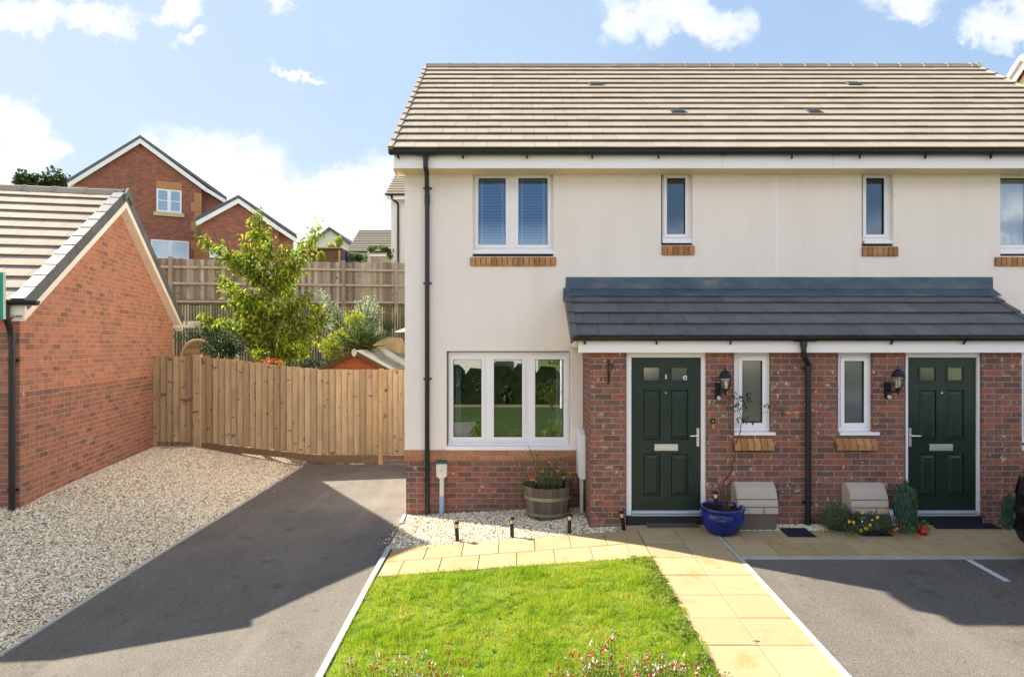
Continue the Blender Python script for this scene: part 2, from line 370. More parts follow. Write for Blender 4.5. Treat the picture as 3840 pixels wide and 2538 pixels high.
    M['amber'] = simple('amber_lens', C(226, 196, 130), .25, .5, amt=.1)
    M['brass'] = simple('copper_plate', C(190, 124, 72), .4, .4, .5, amt=.05)
    M['red'] = simple('red_enamel', C(176, 22, 26), .2, .5, amt=.05)
    M['white_sticker'] = simple('white_sticker', C(220, 226, 234), .5, .3, amt=0)
    M['steel'] = simple('galvanised_steel', C(140, 142, 146), .4, .5, .8, amt=.1)
    M['interior'] = simple('interior_plaster', C(104, 98, 90), .9, .1)
    M['carpet'] = simple('interior_floor', C(110, 98, 84), .95, .1)
    M['blind'] = simple('white_blind_slat', C(232, 234, 240), .5, .3, amt=0)
    M['curtain'] = simple('pale_curtain', C(214, 220, 224), .9, .1, amt=.05)
    M['wicker'] = rnd_mat('wicker', [(0, C(150, 122, 88)), (1, C(196, 170, 132))], .8, .2, .2, 40)
    M['rock'] = simple('tan_rock', C(196, 166, 122), .95, .1, amt=.25, sc_=5, bump=.05, bsc=10)
    M['teal'] = simple('teal_sign_board', C(12, 140, 116), .4, .4, amt=.03)
    M['sign_edge'] = simple('sign_edge', C(214, 226, 200), .5, .3, amt=0)
    m = Mat('car_paint', .22, .5, C(14, 15, 18)); m.b.inputs['Coat Weight'].default_value = .6; m.b.inputs['Coat Roughness'].default_value = .04; m.color(jitter(m, C(14, 15, 18), .1)); M['car'] = m.m
    M['trim'] = simple('dark_trim', C(34, 34, 35), .65, .3)
    M['carglass'] = simple('car_glass', C(14, 18, 20), .06, .6, amt=0); M['house_glass'] = simple('dark_house_window', C(60, 66, 72), .2, .4, amt=0)
    M['taillight'] = simple('red_lens', C(190, 10, 20), .12, .6, amt=.05)
    M['tyre'] = simple('tyre_rubber', C(26, 26, 27), .85, .2)
    M['navy'] = simple('dark_blue_fabric', C(20, 52, 84), .9, .1)
    M['whitefab'] = simple('white_parasol_cloth', C(236, 236, 234), .9, .1, amt=.02)
    M['cream_far'] = simple('pale_render', C(226, 218, 210), .9, .1)
make_materials()
M['wood_new2'] = M['wood']
M['sill_brick'] = rnd_mat('tan_sill_brick', [(0, C(150, 106, 72)), (.4, C(174, 124, 80)), (.75, C(188, 140, 96)), (1, C(158, 116, 84))], .85, .2, .15, 14)
M['joint_brown'] = simple('sill_joint', C(112, 84, 66), .95)
M['glass_frost2'] = glass_mat('door_glass', .16, (.7, .7, .62, 1), .10, C(92, 98, 88), .7)
M['blue_ink'] = simple('blue_ink', C(70, 110, 160), .6, .2, amt=0)
M['teal_dark'] = simple('dark_teal_lid', C(54, 96, 100), .5)
M['barge'] = simple('cream_bargeboard', C(238, 228, 212), .55, .3, amt=.05)
M['far_glass'] = glass_mat('far_window_glass', .15, (.3, .4, .5, 1), 0.05, C(128, 158, 188), 1.0)
M['wood_pale2'] = simple('buff_stone_sill', C(206, 184, 146), .8)
M['cream_far2'] = simple('warm_render', C(226, 200, 168), .9)
M['verge_pale'] = simple('pale_grey_verge', C(190, 190, 186), .7)

# ------------------------------------------------------------------ mesh builder
class MB:
    def __init__(s): s.v = []; s.f = []; s.r = []; s.mi = []; s.cur = 0; s.T = None
    def add(s, vs, fs, r=None):
        if r is None: r = rnd.random()
        o = len(s.v)
        for p in vs:
            p = Vector(p)
            s.v.append(s.T @ p if s.T is not None else p)
        for f in fs: s.f.append(tuple(i+o for i in f)); s.r.append(r); s.mi.append(s.cur)
    def quad(s, a, b, c, d, r=None): s.add([a, b, c, d], [(0, 1, 2, 3)], r)
    def box(s, x0, x1, y0, y1, z0, z1, r=None):
        s.hexa([(x0, y0, z0), (x1, y0, z0), (x1, y1, z0), (x0, y1, z0), (x0, y0, z1), (x1, y0, z1), (x1, y1, z1), (x0, y1, z1)], r)
    def hexa(s, p, r=None):
        s.add(p, [(0, 3, 2, 1), (4, 5, 6, 7), (0, 1, 5, 4), (1, 2, 6, 5), (2, 3, 7, 6), (3, 0, 4, 7)], r)
    def prism(s, poly, ax, a, b, r=None):
        """poly in the plane normal to axis ax ('x': (y,z), 'y': (x,z), 'z': (x,y)), from a to b"""
        def mk(p, t):
            return {'x': (t, p[0], p[1]), 'y': (p[0], t, p[1]), 'z': (p[0], p[1], t)}[ax]
        n_ = len(poly)
        vs = [mk(p, a) for p in poly]+[mk(p, b) for p in poly]
        fs = [tuple(range(n_)), tuple(range(2*n_-1, n_-1, -1))]+[(i, i+n_, (i+1) % n_+n_, (i+1) % n_) for i in range(n_)]
        s.add(vs, fs, r)
    def tube(s, path, rad, n=10, r=None, caps=True):
        path = [Vector(p) for p in path]
        rads = rad if isinstance(rad, (list, tuple)) else [rad]*len(path)
        rings = []; up = None
        for i, p in enumerate(path):
            t = (path[min(i+1, len(path)-1)]-path[max(i-1, 0)])
            t = t.normalized() if t.length > 1e-9 else Vector((0, 0, 1))
            if up is None:
                up = Vector((0, 0, 1)) if abs(t.z) < .9 else Vector((1, 0, 0))
            a = t.cross(up)
            if a.length < 1e-6: a = t.cross(Vector((0, 1, .1)))
            a.normalize(); b = t.cross(a).normalized(); up = -b if False else up
            rings.append([p+(a*math.cos(2*math.pi*k/n)+b*math.sin(2*math.pi*k/n))*rads[i] for k in range(n)])
        vs = [q for g in rings for q in g]; fs = []
        for i in range(len(path)-1):
            for k in range(n):
                fs.append((i*n+k, i*n+(k+1) % n, (i+1)*n+(k+1) % n, (i+1)*n+k))
        if caps: fs += [tuple(range(n-1, -1, -1)), tuple(range((len(path)-1)*n, len(path)*n))]
        s.add(vs, fs, r)
    def lathe(s, prof, c, n=28, r=None, cap=False):
        c = Vector(c); vs = []; fs = []
        for (rr, z) in prof:
            for k in range(n):
                a = 2*math.pi*k/n; vs.append(c+Vector((rr*math.cos(a), rr*math.sin(a), z)))
        for i in range(len(prof)-1):
            for k in range(n): fs.append((i*n+k, i*n+(k+1) % n, (i+1)*n+(k+1) % n, (i+1)*n+k))
        if cap: fs += [tuple(range(n-1, -1, -1)), tuple(range((len(prof)-1)*n, len(prof)*n))]
        s.add(vs, fs, r)
    def bar(s, a, b, w, h, up=(0, 0, 1), r=None):
        a = Vector(a); b = Vector(b); t = (b-a).normalized(); sd = t.cross(Vector(up))
        sd = sd.normalized() if sd.length > 1e-6 else Vector((1, 0, 0)); u = sd.cross(t)
        p = []
        for q in (a, b):
            p += [q-sd*w/2-u*h/2, q+sd*w/2-u*h/2, q+sd*w/2+u*h/2, q-sd*w/2+u*h/2]
        s.add(p, [(0, 1, 2, 3), (7, 6, 5, 4), (0, 4, 5, 1), (1, 5, 6, 2), (2, 6, 7, 3), (3, 7, 4, 0)], r)
    def slab_holes(s, x0, x1, z0, z1, yf, yb, holes, r=None, back=True):
        """plate facing -Y with rectangular openings (x0,x1,z0,z1)"""
        xs = sorted(set([x0, x1]+[h[0] for h in holes]+[h[1] for h in holes])); xs = [x for x in xs if x0-1e-6 <= x <= x1+1e-6]
        zs = sorted(set([z0, z1]+[h[2] for h in holes]+[h[3] for h in holes])); zs = [z for z in zs if z0-1e-6 <= z <= z1+1e-6]
        if r is None: r = rnd.random()
        for i in range(len(xs)-1):
            for j in range(len(zs)-1):
                cx, cz = (xs[i]+xs[i+1])/2, (zs[j]+zs[j+1])/2
                if any(h[0] < cx < h[1] and h[2] < cz < h[3] for h in holes): continue
                a, b, c, d = xs[i], xs[i+1], zs[j], zs[j+1]
                s.quad((a, yf, c), (b, yf, c), (b, yf, d), (a, yf, d), r)
                if back: s.quad((b, yb, c), (a, yb, c), (a, yb, d), (b, yb, d), r)
        s.quad((x0, yb, z0), (x0, yf, z0), (x0, yf, z1), (x0, yb, z1), r); s.quad((x1, yf, z0), (x1, yb, z0), (x1, yb, z1), (x1, yf, z1), r)
        s.quad((x0, yf, z1), (x1, yf, z1), (x1, yb, z1), (x0, yb, z1), r); s.quad((x0, yb, z0), (x1, yb, z0), (x1, yf, z0), (x0, yf, z0), r)
        for h in holes:
            a, b, c, d = h[:4]
            c_, d_ = max(c, z0), min(d, z1)
            s.quad((a, yf, c_), (a, yb, c_), (a, yb, d_), (a, yf, d_), r); s.quad((b, yb, c_), (b, yf, c_), (b, yf, d_), (b, yb, d_), r)
            if d < z1-1e-6: s.quad((a, yf, d), (b, yf, d), (b, yb, d), (a, yb, d), r)
            if c > z0+1e-6: s.quad((a, yb, c), (b, yb, c), (b, yf, c), (a, yf, c), r)
    def leaf(s, p, d, L, W, r=None, fold=.25, droop=.3):
        p = Vector(p); d = Vector(d).normalized()
        sd = d.cross(Vector((0, 0, 1)))
        if sd.length < .05: sd = Vector((1, 0, 0))
        sd.normalize(); ang = rnd.uniform(-1.3, 1.3)
        up = sd.cross(d).normalized()
        sd2 = sd*math.cos(ang)+up*math.sin(ang); up2 = -sd*math.sin(ang)+up*math.cos(ang)
        m_ = p+d*L*.5; t = p+d*L-Vector((0, 0, L*droop))
        s.add([p, m_+sd2*W/2+up2*W*fold, t, m_-sd2*W/2+up2*W*fold, m_], [(0, 1, 4), (1, 2, 4), (0, 4, 3), (4, 2, 3)], r)
    def build(s, name, mat, parent=None, org=None, bevel=0.0, smooth=False, label=None, kind=None, uvoff=(0, 0)):
        org = ORG[parent.name] if parent is not None and org is None else (Vector(org) if org is not None else Vector((0, 0, 0)))
        me = bpy.data.meshes.new(name)
        me.from_pydata([tuple(v-org) for v in s.v], [], s.f)
        mats = mat if isinstance(mat, (list, tuple)) else [mat]
        for q in mats: me.materials.append(M[q] if isinstance(q, str) else q)
        if len(mats) > 1: me.polygons.foreach_set('material_index', s.mi)
        at = me.attributes.new('rnd', 'FLOAT', 'FACE'); at.data.foreach_set('value', s.r)
        if len(s.f) < 60000:
            uvl = me.uv_layers.new(name='UVMap')
            wv = [tuple(v) for v in s.v]
            data = [0.0]*(2*len(me.loops)); li = 0
            for poly in me.polygons:
                nx, ny, nz = (abs(q) for q in poly.normal)
                for vi in poly.vertices:
                    x, y, z = wv[vi]
                    if nx > ny and nx > nz: a, b = y, z
                    elif ny >= nz: a, b = x, z
                    else: a, b = x, y
                    data[2*li] = a+uvoff[0]; data[2*li+1] = b+uvoff[1]; li += 1
            uvl.data.foreach_set('uv', data)
        if smooth: me.polygons.foreach_set('use_smooth', [True]*len(me.polygons))
        me.update()
        o = bpy.data.objects.new(name, me); COL.objects.link(o)
        if parent is not None: o.parent = parent; ORG[o.name] = org
        else: o.location = org; ORG[o.name] = org
        if bevel:
            b = o.modifiers.new('bevel', 'BEVEL'); b.width = bevel; b.segments = 1; b.limit_method = 'ANGLE'; b.angle_limit = R(50)
        if label: o['label'] = label
        if kind: o['kind'] = kind
        return o
ORG = {}
def E(name, loc, label, cat, group=None, rz=0.0, local=False):
    """an Empty at the thing's base; local=True when its parts are written in the thing's own coordinates"""
    o = bpy.data.objects.new(name, None); COL.objects.link(o); o.location = loc; o.rotation_euler = (0, 0, rz)
    o.empty_display_size = .2
    o['label'] = label; o['category'] = cat
    if group: o['group'] = group
    ORG[o.name] = Vector((0, 0, 0)) if local else Vector(loc)
    return o
def tag(o, label, cat, group=None, kind=None):
    if label: o['label'] = label
    if cat: o['category'] = cat
    if group: o['group'] = group
    if kind: o['kind'] = kind
    return o
def struct(mb, name, mat, label=None, kind='structure', **k):
    o = mb.build(name, mat, **k); o['kind'] = kind
    if label: o['label'] = label
    return o
def dup(root, loc, rz=None, label=None, group=None):
    def cp(o, par):
        c = o.copy(); COL.objects.link(c); c.parent = par
        for ch in [q for q in bpy.data.objects if q.parent == o]: cp(ch, c)
        return c
    r_ = cp(root, None); r_.location = loc
    if rz is not None: r_.rotation_euler = (0, 0, rz)
    if label: r_['label'] = label
    if group: r_['group'] = group
    return r_

# ------------------------------------------------------------------ ground heights
ZR = [(-60, -.9), (-12, -.7), (0, -.44), (8.3, -.03), (13, .0)]
ZL = [(-60, -.9), (-12, -.7), (0, -.50), (3, -.36), (4.92, -.307), (6.75, -.219), (7.79, -.19), (9.07, -.165), (12.6, -.12), (13, -.12)]
ZD = [(-60, -.9), (-12, -.7), (0, -.56), (5.2, -.45), (8, -.30), (12.8, -.117)]
ZG = [(-60, -.9), (-12, -.7), (0, -.30), (3, -.08), (5.5, .10), (7.95, .24), (13, .25)]
def G0(x, y):
    a = [(-6.3, interp(y, ZG)), (-4.22, interp(y, ZD)), (-1.53, interp(y, ZL)), (1.48, interp(y, ZR))]
    return interp(x, a)
def fence_y(x): return 19.5+.53*(max(-16, min(0, x))+11.2)
def G(x, y):
    if y <= 12.7: return G0(x, y)
    g = G0(x, 12.7); fy = fence_y(x); t = y-fy
    if t < -1.45: return g+(1.5-g)*max(0, min(1, (y-12.7)/(fy-1.45-12.7)))
    if t < -1.30: return 1.5+(3.2-1.5)*(t+1.45)/.15
    if t < .1: return 3.2+.2*(t+1.3)
    return interp(t, [(.1, 3.6), (.3, 3.9), (10, 4.6), (40, 7.5), (120, 9), (600, 9)])
# ------------------------------------------------------------------ setting: ground sheets
def frange(a, b, st):
    n = max(1, round((b-a)/st)); return [a+(b-a)*i/n for i in range(n+1)]
def drape(mb, A, B, Cc, D, nu, nv, dz=0.0, g=None):
    """patch A-B (near edge) to D-C (far edge), following the ground"""
    g = g or G
    o = []
    for j in range(nv+1):
        for i in range(nu+1):
            u, v = i/nu, j/nv
            x = (A[0]*(1-u)+B[0]*u)*(1-v)+(D[0]*(1-u)+Cc[0]*u)*v
            y = (A[1]*(1-u)+B[1]*u)*(1-v)+(D[1]*(1-u)+Cc[1]*u)*v
            o.append((x, y, g(x, y)+dz))
    f = [(j*(nu+1)+i, j*(nu+1)+i+1, (j+1)*(nu+1)+i+1, (j+1)*(nu+1)+i) for j in range(nv) for i in range(nu)]
    mb.add(o, f, .5)
def strip(mb, pts, w, top=.02, depth=.12):
    """kerb-like strip along pts (x,y), subdivided so that it follows the ground"""
    q = []
    for (a, b) in zip(pts, pts[1:]):
        L = math.dist(a, b); n = max(1, int(L/.9))
        for i in range(n): q.append((a[0]+(b[0]-a[0])*i/n, a[1]+(b[1]-a[1])*i/n))
    q.append(pts[-1])
    for a, b in zip(q, q[1:]):
        d = Vector((b[0]-a[0], b[1]-a[1])); d.normalize(); nrm = Vector((-d.y, d.x))*w/2
        e = d*.0015
        p = []
        for z in (-depth, top):
            for (c, sg, en) in ((a, -1, 1), (b, -1, -1), (b, 1, -1), (a, 1, 1)):
                x = c[0]+nrm.x*sg+e.x*en; y = c[1]+nrm.y*sg+e.y*en
                p.append((x, y, G(c[0], c[1])+z))
        mb.hexa(p)

HY = 9.07           # main front wall
HXL, HXR = -1.577, 8.90
DRX = lambda y: interp(y, [(-1, -1.40), (4.92, -1.53), (7.8, -1.545), (9.07, -1.585), (13, -1.585)])
LX = lambda y: interp(y, [(-1, -4.72), (5.42, -4.37), (12.8, -4.13)])
def ground():
    xs = sorted(set([-420, -260, -160, -100, -70, -50, -36, -28, -22]+frange(-18, 2, .5)+[3, 5, 8, 12, 18, 26, 40, 70, 120, 200, 420]))
    ys = sorted(set([-420, -200, -100, -60, -40, -25, -16, -12, -8, -4]+frange(-2, 13, .5)+frange(13, 27, .25)+[28, 30, 33, 37, 42, 50, 62, 80, 110, 160, 240, 420, 700]))
    mb = MB(); nx = len(xs)
    def gg(x, y):
        z = G(x, y)-.06
        if y > 14 and x > -2: z = G(-2, y)-.06
        return z
    mb.add([(x, y, gg(x, y)) for y in ys for x in xs], [(j*nx+i, j*nx+i+1, (j+1)*nx+i+1, (j+1)*nx+i) for j in range(len(ys)-1) for i in range(nx-1)], .5)
    struct(mb, 'ground', 'ground', smooth=False)
    mb = MB()
    drape(mb, (LX(-1), -1.0), (DRX(-1), -1.0), (DRX(5.42), 5.42), (LX(5.42), 5.42), 6, 12); drape(mb, (LX(5.42), 5.42), (DRX(5.42), 5.42), (DRX(7.8), 7.8), (LX(7.8), 7.8), 6, 6)
    drape(mb, (LX(7.8), 7.8), (DRX(7.8), 7.8), (HXL, 12.85), (LX(12.8), 12.85), 6, 12)
    struct(mb, 'driveway', 'tarmac', 'shared tarmac drive running past the house corner to the timber fence')
    mb = MB(); drape(mb, (2.46, -1.0), (12, -1.0), (12, 6.98), (2.46, 6.98), 8, 14)
    struct(mb, 'parking_bay', 'tarmac', 'dark tarmac parking area in front of the right hand front door')
    mb = MB(); drape(mb, (-30, -5.0), (-1.45, -5.0), (-1.45, -1.004), (-30, -1.004), 20, 5); drape(mb, (2.5, -5.0), (30, -5.0), (30, -1.004), (2.5, -1.004), 20, 5)
    struct(mb, 'road', 'tarmac')
    mb = MB(); drape(mb, (-60, -13.0), (60, -13.0), (60, -11.6), (-60, -11.6), 20, 2, -.02)
    struct(mb, 'path', 'joint')
    mb = MB(); drape(mb, (-60, -11.58), (60, -11.58), (60, -5.02), (-60, -5.02), 20, 8, -.03); drape(mb, (-1.44, -5.02), (2.48, -5.02), (1.48, 3.19), (-1.44, 3.19), 4, 10, -.01)
    struct(mb, 'verge', 'verge')
    mb = MB()
    drape(mb, (4.885, 6.40), (4.955, 6.40), (4.955, 6.955), (4.885, 6.955), 1, 3, .004)
    struct(mb, 'road_marking', 'paint', 'short white parking line at the edge of the tarmac')
    # kerb edgings
    mb = MB()
    strip(mb, [(LX(-1)-.022, -1.0), (LX(5.42)-.022, 5.42), (LX(12.5)-.022, 12.5)], .038, .010)
    strip(mb, [(DRX(y)+.028, y) for y in (-1.0, 3.0, 4.92, 6.7, 7.66)], .055, .03)
    strip(mb, [(-1.56, 8.62), (-1.57, 9.03)], .05, .02)
    strip(mb, [(2.443, -1.0), (2.443, 7.0)], .045, .02)
    strip(mb, [(2.47, 7.0), (12.0, 7.0)], .045, .02)
    strip(mb, [(2.443, 7.03), (2.425, 7.90)], .04, .012)
    struct(mb, 'kerb', 'concrete')
    # paving: individual slabs with open joints over a mortar bed
    bed, sl = MB(), MB()
    def slabs(u0, u1, v0, v1, A, B, Cc, D, nu, nv, stag=0.0):
        pass
    def slab(q, r=None):
        cx = sum(p[0] for p in q)/4; cy = sum(p[1] for p in q)/4
        e = .004; j = rnd.uniform(-.002, .002)
        p = []
        for z in (-.045, .012):
            for (x, y) in q:
                d = Vector((cx-x, cy-y)); d.normalize()
                xx, yy = x+d.x*e*1.4, y+d.y*e*1.4
                p.append((xx, yy, G(x, y)+z+j))
        sl.hexa(p, r)
    def grid(A, B, Cc, D, nu, nv, skip=(), stag=None):
        def pt(u, v):
            return ((A[0]*(1-u)+B[0]*u)*(1-v)+(D[0]*(1-u)+Cc[0]*u)*v, (A[1]*(1-u)+B[1]*u)*(1-v)+(D[1]*(1-u)+Cc[1]*u)*v)
        drape(bed, A, B, Cc, D, nu, nv, .002)
        for j in range(nv):
            off = 0 if not stag else stag[j]
            us = [0.0]+[(i+off)/nu for i in range(0 if off > 0 else 1, nu)]+[1.0]
            us = sorted(set(us))
            for a, b in zip(us, us[1:]):
                if (j, round(a*nu)) in skip: continue
                slab([pt(a, j/nv), pt(b, j/nv), pt(b, (j+1)/nv), pt(a, (j+1)/nv)])
    grid((1.495, -1.28), (2.418, -1.28), (2.418, 7.0), (1.495, 7.0), 2, 18)
    grid((1.495, 7.0), (2.418, 7.0), (2.403, 7.90), (1.495, 7.90), 2, 2)
    grid((-1.47, 6.77), (1.49, 7.02), (1.49, 7.90), (-1.47, 7.62), 7, 2, stag=(.5, .0))
    grid((2.468, 7.03), (12.0, 7.03), (12.0, 7.90), (2.468, 7.90), 21, 2, stag=(0, .5))
    grid((1.25, 7.90), (2.40, 7.90), (2.40, 8.09), (1.25, 8.09), 2, 1)
    grid((4.95, 7.90), (6.2, 7.90), (6.2, 8.09), (4.95, 8.09), 2, 1)
    struct(bed, 'paving_bed', 'joint')
    struct(sl, 'paving', 'slab', 'buff concrete paving slabs with brown stains', bevel=.003)
    # gravel
    mb = MB()
    drape(mb, (-13, -1), (LX(-1)-.045, -1), (LX(5.42)-.045, 5.42), (-13, 5.42), 16, 12, .0); drape(mb, (-13, 5.42), (LX(5.42)-.045, 5.42), (LX(7.8)-.045, 7.8), (-13, 7.8), 16, 6, .0)
    drape(mb, (-13, 7.8), (LX(7.8)-.045, 7.8), (LX(12.69)-.03, 12.69), (-13, 12.69), 16, 10, .0)
    drape(mb, (-13, 12.69), (-4.155, 12.69), (-4.155, 14), (-13, 14), 16, 4, .0); drape(mb, (-4.15, 12.855), (-1.6, 12.855), (-1.6, 14), (-4.15, 14), 6, 4, .0)
    drape(mb, (-1.56, 7.62), (1.25, 7.90), (1.25, 9.06), (-1.57, 9.06), 8, 4, .0)
    drape(mb, (2.405, 7.905), (4.95, 7.905), (4.95, 8.10), (2.405, 8.10), 8, 1, .0)
    struct(mb, 'gravel_bed', 'gravel', 'buff gravel bed')
    # loose stones
    mb = MB()
    def stone(x, y, s_, dz=0.0):
        a = rnd.random()*6.28; sx = s_*rnd.uniform(.7, 1.25); sy = s_*rnd.uniform(.5, .9); sz = s_*rnd.uniform(.3, .55)
        ca, sa = math.cos(a), math.sin(a); z = G(x, y)+sz*.35+dz
        tx, ty = rnd.uniform(-.5, .5), rnd.uniform(-.5, .5)
        vs = []
        for (i, j, k) in ((1, 0, 0), (.1, 1, 0), (-1, .1, 0), (0, -1, 0), (.25, .2, 1)):
            px, py = i*sx, j*sy
            vs.append((x+px*ca-py*sa, y+px*sa+py*ca, z+k*sz+px*tx+py*ty*.6-(.3*sz if k == 0 else 0)))
        mb.add(vs, [(0, 1, 4), (1, 2, 4), (2, 3, 4), (3, 0, 4)], rnd.random())
    def infront(x, y): return abs(x/y) < .86
    n = 0
    while n < 62000:
        y = rnd.uniform(3.6, 12.45); x = rnd.uniform(-8.2, LX(y)-.01)
        if not infront(x, y+.4): continue
        gx = -6.16-.185*(y-7.95)
        if y > 7.9 and x < gx-.05: continue
        if x > LX(y)-.07 and rnd.random() < .5: continue
        stone(x, y, rnd.uniform(.011, .022)*(1.15 if y > 9 else 1)); n += 1
    for i in range(11500):
        x = rnd.uniform(-1.53, 1.34); y = rnd.uniform(7.60+.095*(x+1.55), 9.04)
        if x > .93 and y > 8.08: continue
        if x > 1.2+rnd.uniform(-.1, .1): continue
        stone(x, y, rnd.uniform(.011, .022))
    for i in range(2600):
        x = rnd.uniform(2.43, 3.86); y = rnd.uniform(7.86, 8.09); stone(x, y, rnd.uniform(.012, .02), .012)
    for i in range(80):                                        # strays on the tarmac and the edging
        y = rnd.uniform(5, 12); x = LX(y)+.02+abs(rnd.gauss(0, .10)); stone(x, y, rnd.uniform(.008, .014))
    for i in range(120):
        x = DRX(8.3)-abs(rnd.gauss(0, .06)); stone(x, rnd.uniform(7.8, 9.0), rnd.uniform(.008, .015))
    struct(mb, 'gravel', 'stone', 'loose buff and grey gravel stones', kind='stuff')
    # lawn
    LA, LB, LC, LD = (-1.44, 3.2), (1.485, 3.2), (1.485, 7.01), (-1.475, 6.76)
    mb = MB(); drape(mb, LA, LB, LC, LD, 8, 10, .012)
    struct(mb, 'lawn_soil', 'lawnbase')
    mb = MB()
    def blade(x, y, h, w, r):
        a = rnd.random()*6.28; dx, dy = math.cos(a)*w, math.sin(a)*w; lx, ly = rnd.gauss(0, .4)*h, rnd.gauss(0, .4)*h
        z = G(x, y)+.01
        mb.add([(x-dx, y-dy, z), (x+dx, y+dy, z), (x+lx+dx*.25, y+ly+dy*.25, z+h)], [(0, 1, 2)], r)
    def inlawn(u, v):
        return ((LA[0]*(1-u)+LB[0]*u)*(1-v)+(LD[0]*(1-u)+LC[0]*u)*v, (LA[1]*(1-u)+LB[1]*u)*(1-v)+(LD[1]*(1-u)+LC[1]*u)*v)
    from mathutils import noise as mn
    n = 0
    while n < 100000:
        u, v = rnd.random(), rnd.random()*.74+.26
        x, y = inlawn(u*1.02-.008+.006*math.sin(v*40), min(1.006, v*1.008)); x += .012*mn.noise(Vector((x*8, y*8, 1)))*(1 if u > .97 else 0)
        k = mn.noise(Vector((x*2.3, y*2.3, 0))); k2 = mn.noise(Vector((x*9, y*9, 5)))
        edge = min(u, 1-u, (1-v))
        if edge < .05 and rnd.random() < .35: continue
        if k < -.28 and rnd.random() < .35: continue
        if k2 < -.22 and rnd.random() < .8: continue
        if mn.noise(Vector((x*1.3+7, y*1.3, 2))) < -.30 and rnd.random() < .55: continue
        h = rnd.uniform(.02, .045)*(1+.9*max(0, k)+.5*max(0, k2))*(.75 if edge < .03 else 1)
        blade(x, y, h, rnd.uniform(.0016, .003), min(1, max(0, rnd.gauss(.46+.45*k2-.25*k, .24)))); n += 1
    struct(mb, 'lawn_grass', 'grass', 'sunlit bright green lawn grass', kind='stuff')
    mb = MB()
    for i in range(1300):
        if rnd.random() < .45: u, v = 1-abs(rnd.gauss(0, .045)), rnd.uniform(.3, 1)
        else: u, v = rnd.random(), rnd.uniform(.3, 1)
        x, y = inlawn(min(.995, u), v)
        if mn.noise(Vector((x*3.1, y*3.1, 9))) < (.05 if u < .9 else -.15): continue
        z = G(x, y)+rnd.uniform(.02, .055)
        for k in range(4):
            a = rnd.random()*6.28; mb.leaf((x, y, z), (math.cos(a), math.sin(a), .35), rnd.uniform(.018, .034), rnd.uniform(.012, .02))
    for i in range(160):                                        # weeds in the slab joints by the kerb
        x, y = rnd.choice([(rnd.uniform(2.5, 6), 7.035), (1.5, rnd.uniform(3.5, 6.9)), (1.96, rnd.choice([3.4, 3.86, 4.3, 5.22]))])
        x += rnd.gauss(0, .012)
        for k in range(3):
            a = rnd.random()*6.28; mb.leaf((x, y, G(x, y)+.012), (math.cos(a), math.sin(a), .7), .014, .007)
    struct(mb, 'lawn_weeds', 'leaf_weed', 'small clover and weeds along the lawn edge', kind='stuff')
ground()

# ------------------------------------------------------------------ tiled roofs
def tile_slope(mb, x0, x1, y0, z0, y1, z1, gauge, tw=.33, th=.017, lift=.039, gap=.004, half=True):
    """courses of flat interlocking tiles from eave (y0,z0) to ridge (y1,z1), long edges along x"""
    L = math.hypot(y1-y0, z1-z0); n = max(1, round(L/gauge)); g = L/n
    t = Vector((0, (y1-y0)/L, (z1-z0)/L)); up = Vector((0, -t.z, t.y)) if y1 > y0 else Vector((0, t.z*1.0, abs(t.y)))
    if up.z < 0: up = -up
    for i in range(n):
        a = Vector((0, y0, z0))+t*(g*i-.012); b = a+t*(g+.03)
        x = x0-(tw/2 if (i % 2 and half) else 0)
        jl = rnd.uniform(-.0015, .0015)
        while x < x1-1e-4:
            xa, xb = max(x, x0)+gap/2, min(x+tw, x1)-gap/2
            if xb-xa > .01:
                w0 = lift+jl+rnd.uniform(-.0015, .0015); w1 = .006+rnd.uniform(-.001, .001)
                q = []
                for (p, w) in ((a, w0), (b, w1)):
                    q += [Vector((xa, 0, 0))+p+up*(w-th), Vector((xb, 0, 0))+p+up*(w-th), Vector((xb, 0, 0))+p+up*w, Vector((xa, 0, 0))+p+up*w]
                mb.add(q, [(0, 1, 2, 3), (7, 6, 5, 4), (0, 4, 5, 1), (1, 5, 6, 2), (2, 6, 7, 3), (3, 7, 4, 0)])
            x += tw
def ridge_tiles(mb, x0, x1, y, z, step=.45, r=.11, drop=.075, thick=.02):
    x = x0
    while x < x1-.02:
        e = min(x+step, x1)
        for (a, b, k) in ((x, e-.004, 0.0), (e-.035, e, .012)):
            if b <= a: continue
            mb.prism([(y-r-k, z-drop+k*.3), (y-r*.5, z+.012+k), (y, z+.03+k), (y+r*.5, z+.012+k), (y+r+k, z-drop+k*.3), (y+r-.02, z-drop), (y, z), (y-r+.02, z-drop)], 'x', a, b)
        x = e
def gutter(mb, x0, x1, y, z, r=.056, n=8):
    """half round gutter along x, open upwards, centre line at z"""
    o = [(y+r*math.cos(math.pi+math.pi*k/n), z+r*math.sin(math.pi+math.pi*k/n)) for k in range(n+1)]
    i = [(y+(r-.004)*math.cos(math.pi+math.pi*k/n), z+(r-.004)*math.sin(math.pi+math.pi*k/n)) for k in range(n+1)]
    mb.prism(o+i[::-1], 'x', x0, x1)
    mb.prism([(p[0], p[1]) for p in o], 'x', x0-.006, x0)
    mb.prism([(p[0], p[1]) for p in o], 'x', x1, x1+.006)

